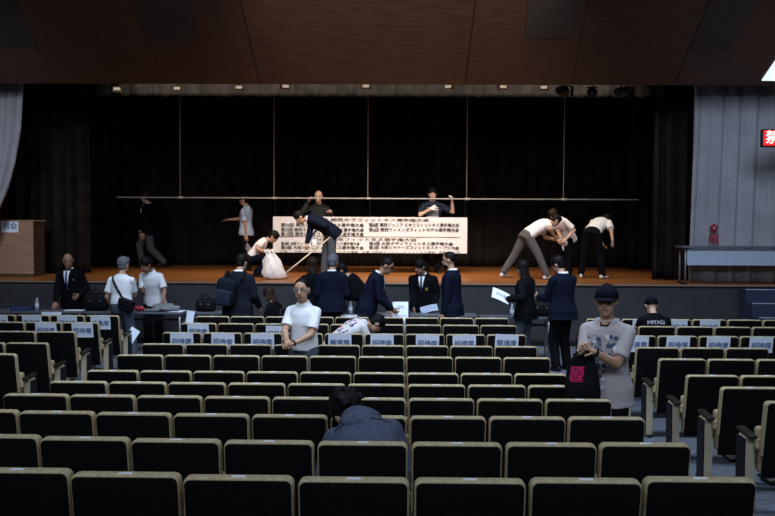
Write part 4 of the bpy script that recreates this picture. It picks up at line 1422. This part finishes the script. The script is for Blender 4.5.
# ------------------------------------------------------------------ tables and what lies on them
TH = .72
def table(label, xl, xr, yn, yf, panel=None, group='folding tables before the stage'):
    t = thing('folding_table', label, 'table', ((xl + xr) / 2, (yn + yf) / 2, 0), 0, group)
    L, D = xr - xl, yf - yn
    link('tabletop', G().box((0, 0, TH - .016), (L, D, .032)).mesh(bevel=.006), 'table_top', t)
    for sx in (-1, 1):
        for sy in (-1, 1):
            link('leg', G().tube([(sx * (L / 2 - .06), sy * (D / 2 - .04), 0), (sx * (L / 2 - .06), sy * (D / 2 - .04), TH - .03)], .016).mesh(smooth=True), 'table_leg', t)
    link('shelf', G().box((0, .03, TH - .15), (L - .16, D * .6, .012)).mesh(bevel=.003), 'dark_metal', t)
    if panel:
        link('modesty_panel', G().box((0, D / 2 - .02, .50), (L - .14, .014, .30)).mesh(bevel=.003), panel, t)
    return t
def X14(px, Y=14.7):
    return X_(px, Y, 310)
table('folding table at far left holding a blue folder', X14(-34), X14(84), 14.6, 15.02)
table('folding table holding the grey jacket, behind the crossbody bag person', X14(85.5), X14(184), 14.6, 15.02)
table('folding table behind the person with the backpack', X14(186), X14(246), 14.62, 15.0)
table('folding table holding a water bottle, left of stooping man with glasses', X14(346), X14(408), 14.45, 14.85)
table('folding table in front of the man with gold emblem', X14(410), X14(476), 14.45, 14.85)
table('folding table behind the two people at the aisle', X14(478), X14(552, 14.3), 14.2, 14.6)
def bottle(px, py, Y, z, label, h=.21):
    x = X_(px, Y, py)
    t = thing('water_bottle', label, 'bottle', (x, Y, z), 0, 'bottles on the front tables')
    link('bottle_body', G().lathe([(.001, 0), (.031, .002), (.033, .02), (.033, .12), (.030, .14), (.018, .175), (.013, .185), (.013, .195), (.001, .196)]).mesh(smooth=True), 'bottle_clear', t)
    link('bottle_label', G().lathe([(.0335, .05), (.0345, .052), (.0345, .11), (.0335, .112)]).mesh(smooth=True), 'bottle_label', t)
    link('bottle_cap', G().lathe([(.001, .186), (.015, .187), (.015, .207), (.001, .208)]).mesh(), 'tag_white', t)
bottle(37, 303, 14.85, TH, 'small drink bottle standing on the far left table')
bottle(350.5, 310, 14.6, TH, 'water bottle standing on table under the banner')
bottle(512, 310, 14.4, TH, 'water bottle standing on table next to long-haired person')
# binder
x = X14(23, 14.85)
b = thing('binder', 'dark blue binder lying flat on the far left table', 'binder', (x, 14.82, TH))
link('cover', G().box((0, 0, .024), (.36, .26, .048)).mesh(bevel=.006), 'folder_blue', b)
link('pages', G().box((-.01, 0, .024), (.365, .24, .03)).mesh(bevel=.004), 'paper', b)
def flat(px, Y, label, w_, d_, rz, m='paper', z=TH):
    return sheet('paper_sheet', label, 'paper', (X14(px, Y), Y, z + .005), (0, 0, rz), w_, d_, m, sag=.002)
flat(75, 14.8, 'white papers lying on table before the bald official', .34, .22, .1)
flat(178, 14.78, 'white form on the right end of the jacket table', .22, .3, -.3)
sheet('paper_sheet', 'white sheet hanging over the front edge of the far left table', 'paper', (X14(51, 14.57), 14.575, TH - .085), (R(88), 0, 0), .34, .17, text=[('受付', 0, 0, .07)])
sheet('paper_sheet', 'white sheet hanging off the table under the water bottle', 'paper', (X14(349, 14.42), 14.425, TH - .10), (R(88), 0, 0), .27, .2)
c = at(129, 337, 13.05)
sheet('paper_sheet', 'white sheet drooping over the aisle armrest of left block front row', 'paper', (c.x, 13.15, c.z), (R(70), R(28), R(-15)), .16, .26)
c = at(191, 315, 14.55)
sheet('paper_sheet', 'white sheet propped at the end of the table near the backpack', 'paper', (X14(190, 14.6), 14.6, TH - .08), (R(86), R(8), 0), .13, .22)
def lumps(name, label, cat, px, Y, z, parts, m, vox=.012, seed=1):
    g = G()
    for c, r_ in parts:
        g.ell(c, r_)
    me = fuse(g, vox, 3)
    mz = min(v.co.z for v in me.vertices)
    rnd = random.Random(seed)
    for v in me.vertices:
        v.co.z -= mz
        v.co += V((0, 0, .006 * math.sin(v.co.x * 60 + v.co.y * 30)))
    o = thing(name, label, cat, (X14(px, Y), Y, z))
    return o, me
o, me = lumps('jacket', '', '', 165, 14.82, TH, [((0, 0, .05), (.22, .15, .05)), ((-.10, .02, .07), (.14, .12, .06)), ((.14, -.03, .06), (.14, .10, .05)), ((.05, .02, .09), (.10, .09, .05))], 'grey_cloth')
link('fabric', me, 'grey_cloth', o); tag(o, 'crumpled grey jacket lying on the table below the white-shirted helper', 'jacket')
link('sleeve', G().cap((-.1, -.13, .03), (-.3, -.10, .025), .04, .032, 10, .7).mesh(smooth=True), 'grey_cloth', o)
o, me = lumps('red_pouch', '', '', 139, 14.78, TH, [((0, 0, .04), (.09, .07, .045)), ((.05, 0, .03), (.06, .06, .04))], 'red_cloth')
link('pouch', me, 'red_cloth', o); tag(o, 'dark red cloth pouch on the table beside the grey jacket', 'pouch')
link('zip', G().tube([(-.07, -.02, .075), (0, -.02, .090), (.08, -.02, .070)], .005, 6).mesh(), 'gold', o)
def duffel(px, Y, z, w_, h_, label):
    t = thing('black_bag', label, 'bag', (X14(px, Y), Y, z))
    link('bag_body', G().box((0, 0, h_ / 2), (w_, .22, h_)).mesh(bevel=min(.08, h_ * .3), segs=4, smooth=True), 'bag_black', t)
    link('handle', G().tube([(-w_ * .2 + w_ * .4 * k / 8, -.05, h_ * .98 + .09 * math.sin(k / 8 * math.pi)) for k in range(9)], .011).mesh(smooth=True), 'bag_black', t)
    for s_ in (-1, 1):
        link('buckle', G().box((s_ * w_ * .2, -.112, h_ * .6), (.03, .012, .022)).mesh(bevel=.004), 'table_leg', t)
duffel(97, 14.83, TH, .42, .30, 'black bag standing on table right of bald official')
duffel(206, 14.83, TH, .34, .22, 'black bag on table left of the backpack person')
duffel(541, 14.42, TH, .40, .26, 'black bag with pale trim on the table behind long-haired person')
# folding chair under the low seated person
a = P['seatw']
ch = thing('folding_chair', 'black folding chair under the seated dark-haired person', 'chair', a.root.location, a.root.rotation_euler.z)
link('seat', G().box((0, .04, .385), (.38, .38, .04)).mesh(bevel=.014), 'dark_metal', ch)
link('backrest', G().box((0, -.20, .72), (.38, .025, .2)).mesh(bevel=.01), 'dark_metal', ch)
for s_ in (-1, 1):
    link('leg', G().tube([(s_ * .19, -.21, .82), (s_ * .19, -.17, .40), (s_ * .19, .22, .012)], .012).mesh(smooth=True), 'dark_metal', ch)
    link('leg', G().tube([(s_ * .17, .12, .38), (s_ * .17, -.22, .012)], .012).mesh(smooth=True), 'dark_metal', ch)

# ------------------------------------------------------------------ lectern and table on the stage
Y = 17.0
q0, q1 = at(-34, 220, Y), at(33.5, 276, Y)
lw, lh = q1.x - q0.x, q0.z - STZ
lec = thing('lectern', 'brown wooden lectern with a white paper sign at stage left edge', 'lectern', ((q0.x + q1.x) / 2, Y + .30, STZ))
link('front_panel', G().box((0, -.28, lh / 2), (lw, .035, lh - .04)).mesh(bevel=.006), 'board_brown', lec)
for s_ in (-1, 1):
    link('side_panel', G().box((s_ * (lw / 2 - .018), 0, lh / 2 - .01), (.03, .52, lh - .06)).mesh(bevel=.004), 'board_dark', lec)
link('top', G().box((0, 0, lh - .012), (lw + .03, .62, .03), Matrix.Rotation(R(0), 3, 'X')).mesh(bevel=.008), 'board_brown', lec)
link('base', G().box((0, 0, .03), (lw + .02, .6, .06)).mesh(bevel=.008), 'board_dark', lec)
link('shelf', G().box((0, .06, lh * .72), (lw - .08, .4, .022)).mesh(bevel=.003), 'board_dark', lec)
a0, a1 = at(1.5, 220.3, Y), at(18.5, 232.5, Y)
s_ = thing('lectern_sign', 'white paper sign taped to the top left of brown lectern', 'paper sign', ((a0.x + a1.x) / 2, Y - .003, (a0.z + a1.z) / 2))
link('sheet', G().box((0, 0, 0), (a1.x - a0.x, .003, a0.z - a1.z)).mesh(), 'paper', s_)
o = link('lettering', text_mesh('司会', .15, .002, .0006).copy(), 'ink_blue', s_)
o.location = (0, -.003, 0)
Y = 15.98
tl, tr = X_(684, Y, 250), 8.35
tz = at(730, 247.5, Y).z
t = thing('conference_table', 'long table with pale blue front panel before the grey drape', 'table', ((tl + tr) / 2, Y + .22, STZ))
L = tr - tl
h = tz - STZ
link('tabletop', G().box((0, 0, h), (L + .06, .46, .035)).mesh(bevel=.008), 'table_top', t)
ph = at(730, 249, Y).z - at(730, 265.5, Y).z
link('front_panel', G().box((.03, -.16, h - .03 - ph / 2), (L - .10, .02, ph)).mesh(bevel=.004), 'modesty_panel', t)
for sx in (-1, 1):
    for sy in (-1, 1):
        link('leg', G().tube([(sx * (L / 2 - .05), sy * .16, 0), (sx * (L / 2 - .05), sy * .16, h - .02)], .018).mesh(smooth=True), 'table_leg', t)
    link('foot', G().box((sx * (L / 2 - .05), 0, .015), (.05, .42, .03)).mesh(bevel=.008), 'dark_metal', t)
